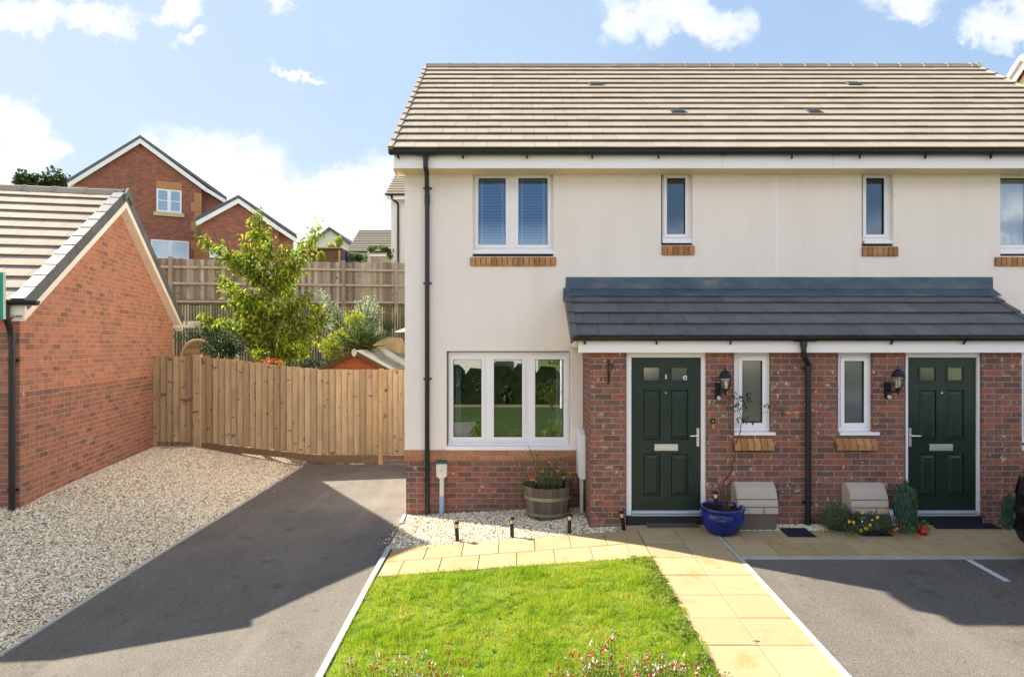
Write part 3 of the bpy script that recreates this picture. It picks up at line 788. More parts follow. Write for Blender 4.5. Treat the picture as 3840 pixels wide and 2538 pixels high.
# ------------------------------------------------------------------ the house
house = E('semi_detached_house', (HXL, HY, -.17), 'cream rendered house pair with brick lower walls, beige tiled roof and two green front doors', 'house')
PY = 8.11; PXL, PXR = .945, 6.41
EY, EZ = 8.72, 4.905          # eave line of the roof
RY, RZ = 12.18, 7.515
BY = 15.30                    # rear wall
def hx(px): return X(px, HY)
def hz(py): return Z(py, HY)
def pxx(px): return X(px, PY)
def pz(py): return Z(py, PY)
UP = [('a', 1773, 2075, 626, 962), ('b', 2479, 2597, 626, 920), ('c', 3231, 3350, 626, 924), ('d', 3751, 4049, 626, 960)]
MIRX = lambda x: 2*3.672-x
def house_shell():
    w = MB()
    holes = [(hx(a), hx(b), hz(z1), 5.0) for _, a, b, z0, z1 in UP]
    lowz = (hz(1686.8), hz(1316.5))
    lx = (hx(1674), hx(2137))
    holes += [(lx[0], lx[1], lowz[0]-.02, lowz[1]), (MIRX(lx[1]), MIRX(lx[0]), lowz[0]-.02, lowz[1])]
    w.slab_holes(HXL, HXR, lowz[0], hz(628), HY, HY+.28, holes)
    # side and rear walls with gables
    for xa, xb in ((HXL, HXL+.25), (HXR-.25, HXR)):
        w.prism([(HY+.281, -.3), (BY, -.3), (BY, 4.72), (RY, RZ-.18), (HY+.281, 5.05)], 'x', xa, xb)
    w.box(HXL+.251, HXR-.251, BY-.25, BY, -.3, 4.75)
    w.build('wall', 'render', house)
    b = MB(); b.box(HXL-.006, HXR+.006, HY-.012, HY+.30, hz(1724.7), hz(1686.9)); b.box(HXL-.006, HXL-.0005, HY+.301, BY, hz(1724.7), hz(1686.9))
    b.build('brick_band', 'brick_band', house, uvoff=(.05, .003))
    p = MB(); p.box(HXL+.018, HXR-.018, HY+.008, HY+.30, -.6, hz(1724.8)); p.build('plinth', 'brick', house, uvoff=(.06, .01))
    # interior so that the windows look into rooms
    i = MB()
    i.box(HXL+.26, HXR-.26, 12.4, 12.5, -.3, 5.0, .5)
    for x in (.9, 3.62, 6.4): i.box(x, x+.1, HY+.32, 12.39, -.3, 2.40, .5); i.box(x+.4, x+.5, HY+.32, 12.39, 2.62, 4.9, .5)
    i.box(HXL+.26, HXR-.26, HY+.31, 12.39, 4.80, 4.86, .5)
    i.build('interior_wall', 'interior', house)
    i = MB(); i.box(HXL+.26, HXR-.26, HY+.31, 12.38, 2.42, 2.60, .5); i.box(HXL+.26, HXR-.26, HY+.31, 12.38, -.28, -.05, .5); i.build('floor', 'carpet', house)
    # porch walls
    w = MB()
    ph = [(pxx(2347), pxx(2649), -.5, pz(1319)), (pxx(2751), pxx(2892), pz(1631), 2.6), (pxx(3141), pxx(3274), pz(1631), 2.6), (pxx(3391), pxx(3683), -.5, pz(1319))]
    w.slab_holes(PXL, PXR, -.4, 2.20, PY, PY+.12, ph, back=False)
    w.box(PXL, PXL+.12, PY+.121, HY-.002, -.4, 2.20); w.box(PXR-.12, PXR, PY+.121, HY-.002, -.4, 2.20)
    w.build('porch_wall', 'brick', house, uvoff=(.02, .03))
    i = MB(); i.box(PXL+.13, PXR-.13, PY+.6, PY+.66, -.1, 2.15, .5); i.build('inner_wall', 'interior', house)
    # expansion bead on the party line
    m_ = MB(); m_.box(hx(2907.5), hx(2914.5), HY-.004, HY-.0005, 3.0, hz(629)); m_.build('expansion_bead', 'fascia', house)
    # roofs
    r_ = MB()
    XL, XR = -1.715, 8.79+.27
    XR = 8.775
    tile_slope(r_, XL, XR, EY, EZ, RY, RZ, .293)
    tile_slope(r_, XL, XR, 2*RY-EY, EZ, RY, RZ, .293)
    r_.build('roof', 'tile_beige', house)
    r_ = MB(); ridge_tiles(r_, XL+.01, XR-.0, RY, RZ+.035); r_.build('ridge', 'tile_beige', house, label='ridge tiles with small clips')
    for sg, xx in ((-1, XL), (1, XR)):       # dry verge caps and stepped edge
        r_ = MB()
        L = math.hypot(RY-EY, RZ-EZ); n = round(L/.293); t = Vector((0, (RY-EY)/L, (RZ-EZ)/L)); up = Vector((0, -t.z, t.y))
        for i in range(n):
            a = Vector((xx, EY, EZ))+t*(L/n*i-.012); b = a+t*(L/n+.005)
            w_ = .028 if sg < 0 else .028
            q = []
            for (p, h) in ((a, .034), (b, .012)):
                for (dx, dh) in ((-w_, -.07), (.035, -.07), (.035, h+.014), (-w_, h+.014)):
                    q.append(p+Vector((dx*(1 if sg < 0 else -1), 0, 0))+up*dh)
            r_.add(q, [(0, 1, 2, 3), (7, 6, 5, 4), (0, 4, 5, 1), (1, 5, 6, 2), (2, 6, 7, 3), (3, 7, 4, 0)])
        r_.build('verge_cap', 'tile_beige', house)
    u = MB(); u.prism([(EY+.06, EZ-.02), (RY, RZ-.06), (2*RY-EY-.06, EZ-.02), (2*RY-EY-.3, EZ-.1), (EY+.25, EZ-.1)], 'x', XL+.04, XR-.04, .5); u.build('roof_deck', 'soffit', house)
    # vents
    for px, py in ((2232, 322), (3195, 321), (2540, 426), (3049, 426)):
        # find the point on the slope
        k = (RZ-EZ)/(RY-EY); y = (EZ-k*EY-CAMZ)/((CY-py)/F-k)
        x = X(px, y); z = EZ+k*(y-EY); t = Vector((0, 1, k)).normalized(); up = Vector((0, -t.z, t.y)); c = Vector((x, y, z))+up*.035
        v = MB()
        v.bar(c-t*.09, c+t*.09, .22, .010, up=up); 
        for q in range(4): v.bar(c+t*(-.05+.03*q)+up*.012, c+t*(-.038+.03*q)+up*.012, .19, .014, up=up)
        v.build('roof_vent', 'tile_grey', house, label='low slate-grey roof vent set in the tiles')
    # eaves
    e = MB(); e.box(XL+.05, XR-.03, EY+.03, EY+.052, Z(632, EY+.04), EZ-.02); e.build('fascia', 'fascia', house)
    for zz in (2712, 3130): e = MB(); e.box(X(zz, EY)-.003, X(zz, EY)+.003, EY+.0285, EY+.0298, Z(632, EY+.04), EZ-.03); e.build('fascia_joint', 'offwhite', house)
    e = MB(); e.box(XL+.05, XR-.03, EY+.053, HY+.06, Z(632, EY+.04)+.004, Z(632, EY+.04)+.02)
    e.prism([(EY+.03, Z(632, EY)), (HY+.02, Z(632, EY)-.03), (HY+.3, 5.0), (EY+.2, EZ-.0)], 'x', XL+.03, XL+.045)
    e.build('soffit', 'soffit', house)
    for (a, b) in ((1520, 1771), (2077, 2477), (2599, 3229), (3352, 3745)): g = MB(); g.box(hx(a), hx(b), HY-.012, HY-.001, hz(638), hz(633)); g.build('shadow_strip', 'gasket', house)  # dark strips put in for the shade line below the fascia
    gy = EY-.035; gz = Z(562, gy)-.01
    g = MB(); gutter(g, X(1463, gy), 9.4, gy, gz, .062)
    for px in (1492, 1734, 1975, 2220, 2469, 2970, 3225, 3471, 3717):
        xx = X(px, gy); g.tube([(xx, gy-.066*math.cos(a), gz-.066*math.sin(a)) for a in [k*math.pi/8 for k in range(9)]], .008, 6); g.bar((xx, gy, gz-.07), (xx+.01, gy+.03, gz-.10), .02, .02)
    for px in (2712, 3137):
        xx = X(px, gy)
        for dx in (-.03, .03): g.prism([(gy+.068*math.cos(math.pi+math.pi*k/8), gz+.068*math.sin(math.pi+math.pi*k/8)) for k in range(9)], 'x', xx+dx-.012, xx+dx+.012)
    g.prism([(gy+.07*math.cos(math.pi+math.pi*k/8), gz+.07*math.sin(math.pi+math.pi*k/8)) for k in range(9)], 'x', X(1560, gy), X(1632, gy))
    g.build('gutter', 'black', house)
    d = MB(); x0, x1 = X(1596, gy), X(1602, HY-.05)
    d.lathe([(.055, .0), (.036, -.05), (.034, -.09)], (x0, gy, gz-.055), 14)
    d.tube([(x0, gy, gz-.12), (x0, gy, gz-.23), (x0+.01, gy+.05, gz-.30), (x1, HY-.08, gz-.42), (x1, HY-.055, gz-.50), (x1, HY-.05, gz-.62)], .034, 14)
    d.tube([(x1, HY-.05, gz-.60), (x1, HY-.05, -.16)], .033, 14)
    for py in (708, 1063, 1420): 
        zz = hz(py); d.tube([(x1, HY-.05, zz-.02), (x1, HY-.05, zz+.02)], .037, 14); d.box(x1-.06, x1+.06, HY-.02, HY-.004, zz-.012, zz+.012)
    d.tube([(x1, HY-.05, gz-.66), (x1, HY-.05, gz-.52)], .039, 14)
    d.build('downpipe', 'black', house, smooth=False, label='tall black downpipe near the left corner of the house')
house_shell()

def window(Yf, fx0, fx1, fz0, fz1, panes, sill, glass='glass', depth=.07, vent=(), label=None, sillw=.0, inner=None):
    """upvc window: frame plate with openings, raised sashes, gaskets, panes, sill"""
    f = MB()
    f.slab_holes(fx0, fx1, fz0, fz1, Yf, Yf+depth, panes)
    for (a, b, c, d) in panes:
        o = .042
        f.slab_holes(a-o, b+o, c-o, d+o, Yf-.014, Yf-.0005, [(a+.004, b-.004, c+.004, d-.004)], back=False)
    for (a, b, z) in vent:
        f.box(a, b, Yf-.024, Yf-.0145, z-.012, z+.012)
    w = f.build('window', 'white', house, bevel=.003, label=label)
    for (a, b, c, d) in panes:
        g = MB(); g.box(a+.001, b-.001, Yf+.02, Yf+.028, c+.001, d-.001); g.build('pane', glass, w)
    k = MB()
    for (a, b, c, d) in panes: k.slab_holes(a+.0045, b-.0045, c+.0045, d-.0045, Yf-.004, Yf+.018, [(a+.010, b-.010, c+.010, d-.010)], back=False)
    k.build('gasket', 'gasket', w)
    s = MB(); sx0, sx1, z0, z1, out = sill
    s.box(sx0, sx1, Yf-out, Yf+.05, z0, z1)
    s.build('sill', 'white', w, bevel=.004)
    return w
def brick_sill(x0, x1, z0, z1, yw, out, slope=0.0, n=None):
    """soldier bricks under a window, sloping top"""
    b = MB(); m_ = MB()
    n = n or round((x1-x0)/.075); st = (x1-x0)/n
    for i in range(n):
        a, c = x0+st*i+.005, x0+st*(i+1)-.005
        j = rnd.uniform(-.002, .002)
        yo = yw-out+j
        b.hexa([(a, yo, z0), (c, yo, z0), (c, yw+.02, z0), (a, yw+.02, z0), (a, yo, z1-slope), (c, yo, z1-slope), (c, yw+.02, z1), (a, yw+.02, z1)])
    m_.hexa([(x0, yw-out+.008, z0+.006), (x1, yw-out+.008, z0+.006), (x1, yw+.01, z0+.006), (x0, yw+.01, z0+.006),
             (x0, yw-out+.008, z1-slope-.006), (x1, yw-out+.008, z1-slope-.006), (x1, yw+.01, z1-.006), (x0, yw+.01, z1-.006)])
    o = b.build('brick_sill', 'sill_brick', house, bevel=.004)
    m_.build('mortar', 'joint_brown', o)

def windows():
    YF = HY+.09
    x = lambda p: X(p, YF); z = lambda p: Z(p, YF)
    # upper windows
    pn = [(x(1793), x(1897.5), z(919.5), z(668.5)), (x(1942.7), x(2054.5), z(919.5), z(668.5))]
    w1 = window(YF, x(1774), x(2074), z(941), 4.75, pn, (x(1772), x(2075), z(955), z(941.5), .075), 'glass_dark', vent=((x(1936), x(2058), z(659)),), label='two light upper window with white venetian blinds')
    pd = [(MIRX(b), MIRX(a), c, d) for (a, b, c, d) in pn]
    w4 = window(YF, MIRX(x(2074)), MIRX(x(1774)), z(941), 4.75, pd, (MIRX(x(2075)), MIRX(x(1772)), z(955), z(941.5), .075), 'glass', label='upper window with pale net curtain at the right edge')
    w2 = window(YF, x(2484), x(2592), z(901), 4.75, [(x(2499), x(2570), z(880), z(668))], (x(2481), x(2595), z(915), z(901.5), .075), 'glass_narrow', vent=((x(2495), x(2576), z(657)),), label='narrow upper window left of the party line')
    w3 = window(YF, x(3234), x(3342), z(903), 4.75, [(x(3245), x(3315), z(881), z(668))], (x(3232), x(3346), z(917), z(903.5), .075), 'glass_narrow', vent=((x(3240), x(3322), z(657)),), label='narrow upper window right of the party line')
    for (a, b, t, bt) in ((1763, 2084, 964.5, 998), (2481, 2603, 922, 957), (3231, 3365, 926, 961)):
        brick_sill(hx(a), hx(b), hz(bt), hz(t), HY, .03)
    brick_sill(MIRX(hx(2084)), MIRX(hx(1763)), hz(998), hz(964.5), HY, .03)
    # dark gap under sills
    for (a, b, t, bt) in ((1773, 2075, 955.5, 962), (2480, 2596, 915.5, 920), (3232, 3348, 918, 924)): g = MB(); g.box(hx(a)+.002, hx(b)-.002, HY+.012, HY+.2, hz(bt)+.001, hz(t)); g.build('sill_gap', 'gasket', house)
    g = MB(); g.box(MIRX(hx(2075))+.002, MIRX(hx(1773))-.002, HY+.012, HY+.2, hz(960)+.001, hz(955.5))
    g.build('sill_gap', 'gasket', house)
    # venetian blinds
    for (a, b, c, d) in pn:
        m_ = MB(); yb = YF+.075; k = c+.01; zz = d+.03
        n = 23; st = (d-c+.03)/n
        for i in range(n):
            q = c-.01+st*i; m_.hexa([(a-.03, yb-.012, q), (b+.03, yb-.012, q), (b+.03, yb+.012, q+.005), (a-.03, yb+.012, q+.005), (a-.03, yb-.012, q+.0085), (b+.03, yb-.012, q+.0085), (b+.03, yb+.012, q+.0135), (a-.03, yb+.012, q+.0135)])
        m_.box(a-.03, b+.03, yb-.02, yb+.02, d-.02, d+.03)
        for t in (.13, .87): xx = a+(b-a)*t; m_.box(xx-.012, xx+.012, yb-.0145, yb-.0130, c-.01, d+.0)
        m_.build('blind', 'blind', w1)
    cu = MB(); a, b, c, d = pd[0]; n = 60
    for wv0, wv1 in ((MIRX(x(2074))-.0, MIRX(x(1774))),):
        pts = [(wv0+(wv1-wv0)*i/n, YF+.16+.018*math.sin(i*1.35)+.008*math.sin(i*.53)) for i in range(n+1)]
        for p, q in zip(pts, pts[1:]): cu.quad((p[0], p[1], c-.05), (q[0], q[1], c-.05), (q[0], q[1], d+.05), (p[0], p[1], d+.05), .5)
    cu.build('net_curtain', 'curtain', w4, smooth=True)
    r_ = MB(); a, b, c, d = (x(2499), x(2570), z(880), z(668)); r_.box(a+.02, b-.08, YF+.14, YF+.16, c-.02, c+.09); r_.build('window_ledge_box', 'offwhite', w2)
    # lower three light windows
    pn = [(x(1699), x(1807), z(1639), z(1346)), (x(1851), x(1959), z(1639), z(1346)), (x(2005.5), x(2114), z(1639), z(1346))]
    w = window(YF, x(1682), x(2133), z(1659), z(1320), pn, (x(1672), x(2141), z(1684), z(1669), .10), 'glass', vent=((x(1998), x(2120), z(1334)),), label='three light ground floor window')
    s = MB(); s.box(x(1680), x(2134), YF-.02, YF+.05, z(1668.5), z(1659.5)); s.build('sub_sill', 'white', w)
    for q, (a, b, c, d) in enumerate(pn): s = MB(); s.box(a-.05, b+.05, YF+.12, YF+.13, z(1374), d+.06); s.build('roller_blind', 'roller', w)
    for (a, b) in ((pn[0][0]+.02, pn[0][0]+.10), (pn[2][1]-.10, pn[2][1]-.0)):
        s = MB(); n_ = 8
        for i in range(n_): xa, xb = a+(b-a)*i/n_, a+(b-a)*(i+1)/n_; s.quad((xa, YF+.2+.02*(i % 2), pn[0][2]-.1), (xb, YF+.2+.02*((i+1) % 2), pn[0][2]-.1), (xb, YF+.2+.02*((i+1) % 2), pn[0][3]+.1), (xa, YF+.2+.02*(i % 2), pn[0][3]+.1))
        s.build('curtain', 'curtain', w)
    pm = [(MIRX(b), MIRX(a), c, d) for (a, b, c, d) in pn]
    w5 = window(YF, MIRX(x(2133)), MIRX(x(1682)), z(1659), z(1320), pm, (MIRX(x(2141)), MIRX(x(1672)), z(1684), z(1669), .10), 'glass', label='white ground floor window at the right edge')
    # porch windows
    YP = PY+.06
    x = lambda p: X(p, YP); z = lambda p: Z(p, YP)
    a = window(YP, x(2753), x(2890), z(1616), 2.19, [(x(2780.5), x(2859), z(1586), z(1351))], (x(2747), x(2900), z(1629), z(1617), .085), 'glass_frost', vent=((x(2776), x(2866), z(1338)),), label='small frosted window left of the porch downpipe')
    b = window(YP, x(3143), x(3272), z(1616), 2.19, [(x(3163), x(3240), z(1586), z(1352))], (x(3139), x(3286), z(1629), z(1617), .085), 'glass_frost', vent=((x(3156), x(3248), z(1338)),), label='small frosted window right of the porch downpipe')
    for (p0, p1) in ((2766, 2906), (3150, 3298)):
        yo = PY-.075; zt = pz(1634); zf = Z(1668, yo)
        brick_sill(X(p0, yo)-.035, X(p1, yo)-.0, Z(1689, yo), zt, PY, .075, zt-zf, 6)
windows()

def raised(mb, x0, x1, z0, z1, yb, h, ins):
    """raised field facing -Y: base on yb, top at yb-h inset by ins"""
    y = yb-h
    v = [(x0, yb, z0), (x1, yb, z0), (x1, yb, z1), (x0, yb, z1), (x0+ins, y, z0+ins), (x1-ins, y, z0+ins), (x1-ins, y, z1-ins), (x0+ins, y, z1-ins)]
    mb.add(v, [(4, 5, 6, 7), (0, 1, 5, 4), (1, 2, 6, 5), (2, 3, 7, 6), (3, 0, 4, 7)], .5)

def front_door(fx0, fx1, lx0, lx1, mirror, label):
    YD = PY+.07
    x = lambda p: X(p, YD); z = lambda p: Z(p, YD)
    zt, zb, lt, lb = z(1319.5)+.01, z(1929.5), z(1341), z(1911)
    W = lx1-lx0; H = lb and (lt-lb)
    u = lambda t: x(lx0)+(x(lx1)-x(lx0))*((1-t) if mirror else t)
    fr = MB()
    X0, X1 = x(fx0), x(fx1)
    fr.slab_holes(X0, X1, zb, zt, YD-.03, YD+.06, [(x(lx0)-.004, x(lx1)+.004, zb-.001, lt+.004)])
    door = MB()
    def tx(t0, t1): a, b = u(t0), u(t1); return (min(a, b), max(a, b))
    def ty(q): return lt-(lt-lb)*q
    # fractions measured on the leaf: u across, q down
    cols = [(.172, .422), (.575, .825)]
    rows = [(.212, .540), (.630, .907)]
    gl = [(.155, .433), (.560, .836)]; gq = (.055, .158)
    holes = []
    for c in cols:
        for q in rows: a, b = tx(*c); holes.append((a, b, ty(q[1]), ty(q[0])))
    gh = []
    for c in gl: a, b = tx(*c); gh.append((a, b, ty(gq[1]), ty(gq[0])))
    door.slab_holes(x(lx0), x(lx1), lb, lt, YD-.005, YD+.04, holes+gh, .5)
    for (a, b, c, d) in holes:
        door.quad((a, YD+.010, c), (b, YD+.010, c), (b, YD+.010, d), (a, YD+.010, d), .5)
        raised(door, a+.006, b-.006, c+.006, d-.006, YD+.0098, .010, .012)
        raised(door, a+.030, b-.030, c+.030, d-.030, YD-.0004, .009, .022)
    for (a, b, c, d) in gh:
        door.slab_holes(a, b, c, d, YD-.012, YD+.03, [(a+.022, b-.022, c+.022, d-.022)], .5)
    dm = door.build('door', 'door', house, label=label, bevel=.002)
    fr.build('frame', 'white', dm, bevel=.004)
    for (a, b, c, d) in gh:
        g = MB(); g.box(a+.02, b-.02, YD+.008, YD+.014, c+.02, d-.02); g.build('glass', 'glass_frost2', dm)
    # threshold
    t = MB(); t.box(x(lx0)+.002, x(lx1)-.002, YD-.05, YD+.03, z(1922), z(1912)); t.build('threshold', 'alu', dm, bevel=.004)
    t = MB(); t.box(x(lx0), x(lx1), YD-.02, YD+.06, z(1928), z(1922.5)); t.box(X0, X1, YD-.072, YD+.06, z(1934), z(1929.9)); t.build('door_sill', 'gasket', dm)
    t = MB(); t.box(X0+.002, X1-.002, PY+.002, YD+.09, -.3, z(1934)-.001); t.build('door_step', 'gasket', dm)
    t = MB(); t.box(x(lx0)-.0, x(lx1), YD-.055, YD-.021, z(1929.3), z(1924.5)); t.build('drip_bar', 'alu', dm)
    # letterbox, handle, knocker, spyhole
    zz = (Z(1664, YD), Z(1689, YD)); c = (u(.335), u(.675)); a, b = min(c), max(c)
    l = MB(); l.box(a, b, YD-.012, YD-.0055, zz[1], zz[0]); l.box(a+.02, b-.02, YD-.018, YD-.0125, zz[1]+.018, zz[0]-.018)
    l.build('letterbox', 'chrome', dm, bevel=.003)
    hx_ = u(.962) if not mirror else u(.962)
    sg = -1 if not mirror else 1
    k = MB(); k.box(hx_-.017, hx_+.017, YD-.016, YD-.0055, Z(1673, YD), Z(1604, YD))
    zh = Z(1632, YD); k.tube([(hx_, YD-.016, zh), (hx_, YD-.05, zh), (hx_+sg*.015, YD-.055, zh), (hx_+sg*.11, YD-.055, zh)], .0095, 10)
    k.lathe([(.014, -.002), (.014, .002)], (hx_, YD-.018, Z(1660, YD)), 10, cap=True)
    k.build('handle', 'chrome', dm, bevel=.002)
    s = MB(); xc = u(.497)
    s.tube([(xc, YD-.014, Z(1472.6, YD)), (xc, YD-.0055, Z(1472.6, YD))], .011, 12)
    s.build('spyhole', 'chrome', dm); s = MB()
    if not mirror:
        s.tube([(xc, YD-.022, Z(1408, YD)), (xc, YD-.0055, Z(1408, YD))], .014, 12); s.tube([(xc, YD-.030, Z(1417, YD)), (xc, YD-.0055, Z(1417, YD))], .012, 12); s.bar((xc, YD-.026, Z(1406, YD)), (xc, YD-.026, Z(1419, YD)), .014, .01, up=(0, 1, 0)); s.build('knocker', 'chrome', dm)
    if not mirror:
        s = MB(); q = gh[1]; s.tube([(q[1]-.045, YD+.0035, q[2]+.05), (q[1]-.045, YD+.0075, q[2]+.05)], .030, 18); s.build('round_sticker', 'white_sticker', dm)
        s = MB(); s.tube([(q[1]-.045, YD+.0015, q[2]+.046), (q[1]-.045, YD+.003, q[2]+.046)], .014, 12); s.build('sticker_symbol', 'blue_ink', dm)
    return dm
front_door(2347.5, 2648.5, 2367, 2626, False, 'dark green six panel door beside the blue pot')
front_door(3391, 3682, 3401, 3657.5, True, 'dark green six panel door beside the conifer')

def porch_roof():
    e0y, e0z, k = 7.965, 2.345, .571
    XL, XR = .715, 6.66
    y1 = HY-.02; z1 = e0z+k*(y1-e0y)
    r_ = MB(); tile_slope(r_, XL, XR, e0y, e0z, y1, z1, .3125, lift=.036)
    pr = r_.build('porch_roof', 'tile_grey', house)
    d = MB(); d.prism([(e0y+.04, e0z-.03), (y1, z1-.05), (y1, 2.21), (e0y+.12, 2.21)], 'x', XL+.05, XR-.05, .5); d.build('roof_deck', 'soffit', pr)
    L = math.hypot(y1-e0y, z1-e0z); t = Vector((0, (y1-e0y)/L, (z1-e0z)/L)); up = Vector((0, -t.z, t.y)); n = round(L/.3125)
    for xx, sg in ((XL, 1), (XR, -1)):
        v = MB()
        for i in range(n):
            a = Vector((xx, e0y, e0z))+t*(L/n*i-.014); b = a+t*(L/n-.004)
            q = []
            for (p, h) in ((a, .044), (b, .026)):
                for (dx, dh) in ((-.03, -.10), (.05, -.035), (.05, h), (-.03, h)): q.append(p+Vector((dx*sg, 0, 0))+up*dh)
            v.add(q, [(0, 1, 2, 3), (7, 6, 5, 4), (0, 4, 5, 1), (1, 5, 6, 2), (2, 6, 7, 3), (3, 7, 4, 0)])
        v.build('verge_cap', 'tile_grey', pr)
    f = MB(); zt = hz(1039); zm = z1+.055; xl, xr = hx(2121), hx(3722)
    n = 44
    for i in range(n):           # dressed lead upstand, slightly wavy
        a = xl+(xr-xl)*i/n; b = xl+(xr-xl)*(i+1)/n; w = lambda q: .006+.003*math.sin(q*2.1)+.002*math.sin(q*7)
        f.hexa([(a, HY-w(a)-.004, zm), (b, HY-w(b)-.004, zm), (b, HY-.001, zm), (a, HY-.001, zm), (a, HY-w(a), zt), (b, HY-w(b), zt), (b, HY-.001, zt), (a, HY-.001, zt)], .5)
        f.hexa([(a, HY-.17, zm-.170*k-.004), (b, HY-.17, zm-.170*k-.004), (b, HY-.012, zm+.002), (a, HY-.012, zm+.002), (a, HY-.17, zm-.170*k+.008), (b, HY-.17, zm-.170*k+.008), (b, HY-.012, zm+.014), (a, HY-.012, zm+.014)], .5)
    f.box(xl-.035, xl+.06, HY-.06, HY-.011, zm-.17, zm+.02, .5)
    f.build('lead_flashing', 'lead', house, smooth=False)
    fx = MB(); fx.box(X(2168, 8.03), XR-.06, 8.01, 8.035, Z(1322, 8.01), e0z-.02); fx.build('porch_fascia', 'fascia', house)
    fx = MB(); fx.box(X(2168, 8.03), XR-.06, 8.036, PY-.002, Z(1322, 8.01)+.003, Z(1322, 8.01)+.014); fx.build('porch_soffit', 'fascia', house)
    gy = 7.955; gz = Z(1264, gy)
    g = MB(); gutter(g, X(2152, gy), 6.7, gy, gz, .05)
    for px in (2192, 2462, 2740, 3345, 3618):
        xx = X(px, gy); g.tube([(xx, gy-.054*math.cos(a), gz-.054*math.sin(a)) for a in [q*math.pi/8 for q in range(9)]], .008, 6); g.bar((xx, gy, gz-.055), (xx+.012, gy+.04, gz-.085), .02, .018)
    g.prism([(gy+.058*math.cos(math.pi+math.pi*q/8), gz+.058*math.sin(math.pi+math.pi*q/8)) for q in range(9)], 'x', X(2978, gy), X(3060, gy))
    g.build('porch_gutter', 'black', house)
    d = MB(); x0 = X(3014, gy); x1 = X(3031, PY-.05)
    d.tube([(x0, gy, gz-.04), (x0, gy, gz-.18), (x0+.01, gy+.02, gz-.24), (x1, PY-.06, gz-.34), (x1, PY-.05, gz-.42)], .034, 14)
    d.tube([(x0, gy, gz-.05), (x0, gy, gz-.12)], .042, 14)
    d.tube([(x1, PY-.05, gz-.38), (x1, PY-.05, -.02)], .033, 14); d.tube([(x1, PY-.05, gz-.44), (x1, PY-.05, gz-.36)], .039, 14)
    zz = Z(1382, PY); d.tube([(x1, PY-.05, zz-.02), (x1, PY-.05, zz+.02)], .037, 14); d.box(x1-.06, x1+.06, PY-.02, PY-.003, zz-.012, zz+.012)
    zz = Z(1880, PY); d.tube([(x1, PY-.05, zz-.02), (x1, PY-.05, zz+.02)], .037, 14); d.box(x1-.06, x1+.06, PY-.02, PY-.003, zz-.012, zz+.012)
    d.build('porch_downpipe', 'black', house, label='black downpipe between the two small frosted windows')
porch_roof()

# ------------------------------------------------------------------ fittings on the house walls
def lantern(px, pyt, side, label):
    Yw = PY; x = X(px, Yw-.14)
    o = E('wall_lantern', (x, Yw, 1.55), label, 'wall lantern', 'black carriage lanterns by the front doors')
    s = side
    zc = Z(pyt, Yw-.14)            # finial top
    c = (x, Yw-.16, zc)
    hd = MB(); hd.lathe([(.004, 0), (.012, -.012), (.006, -.028), (.02, -.034), (.045, -.052), (.064, -.082), (.074, -.112), (.084, -.118), (.084, -.126), (.0, -.126)], c, 20, cap=False); hd.build('lantern_top', 'blackmetal', o, smooth=True)
    g = MB(); g.lathe([(.060, -.128), (.066, -.15), (.050, -.25), (.036, -.268)], c, 6); g.build('lantern_glass', 'glass_clear', o)
    b = MB(); b.lathe([(.0, -.15), (.022, -.165), (.030, -.20), (.022, -.24), (.014, -.262)], c, 12); b.build('bulb', 'bulb', o, smooth=True)
    f = MB()
    for k in range(6):
        a = math.pi*k/3; pts = [(c[0]+rr*math.cos(a), c[1]+rr*math.sin(a), c[2]+z) for rr, z in ((.062, -.128), (.068, -.15), (.052, -.25), (.038, -.268))]
        f.tube(pts, .0045, 5)
    f.lathe([(.0, -.262), (.040, -.262), (.040, -.275), (.024, -.29), (.014, -.31), (.018, -.32), (.006, -.345), (.0, -.35)], c, 14)
    f.build('cage', 'blackmetal', o)
    p = MB(); bx = x-s*.05
    p.box(bx-.032, bx+.032, Yw-.05, Yw-.002, zc-.40, zc-.20); p.tube([(bx, Yw-.05, zc-.30), (bx, Yw-.11, zc-.32), (x, Yw-.15, zc-.30), (x, Yw-.16, zc-.28)], .014, 8)
    p.build('backplate', 'blackmetal', o, bevel=.006)
    q = MB(); q.tube([(bx, Yw-.051, zc-.378), (bx, Yw-.075, zc-.39)], .022, 12); q.build('motion_sensor', 'offwhite', o)
lantern(2718, 1378, 1, 'black coach lantern to the right of the left green door, beside the frosted window')
lantern(3364, 1374, 1, 'black coach lantern to the left of the right green door, clear glass')
o = E('plant_bracket', (X(2284, PY), PY, 1.9), 'black iron hanging basket bracket on the brick pier left of the door', 'bracket')
b = MB(); xx = X(2281, PY); b.bar((xx, PY-.01, Z(1440, PY)), (xx, PY-.01, Z(1348, PY)), .018, .012, up=(0, 1, 0)); b.build('back_bar', 'blackmetal', o, bevel=.002)
b = MB(); zt = Z(1368, PY-.1); b.tube([(xx, PY-.016, zt), (xx+.012, PY-.14, zt+.01), (xx+.022, PY-.26, zt+.015), (xx+.026, PY-.285, zt-.02), (xx+.024, PY-.27, zt-.035)], .007, 8)
b.tube([(xx, PY-.016, Z(1428, PY)), (xx+.010, PY-.08, zt-.12), (xx+.018, PY-.17, zt-.02), (xx+.02, PY-.20, zt+.01)], .006, 8); b.build('arm', 'blackmetal', o)
o = E('doorbell', (X(2672, PY), PY, 1.2), 'small video doorbell with copper-coloured plate right of the left green door', 'doorbell')
b = MB(); b.box(X(2664.5, PY), X(2680, PY), PY-.022, PY-.002, Z(1607, PY), Z(1568, PY)); b.build('housing', 'black', o, bevel=.004)
b = MB(); b.box(X(2666, PY), X(2678.8, PY), PY-.026, PY-.0225, Z(1606, PY), Z(1588, PY)); b.build('face_plate', 'brass', o)
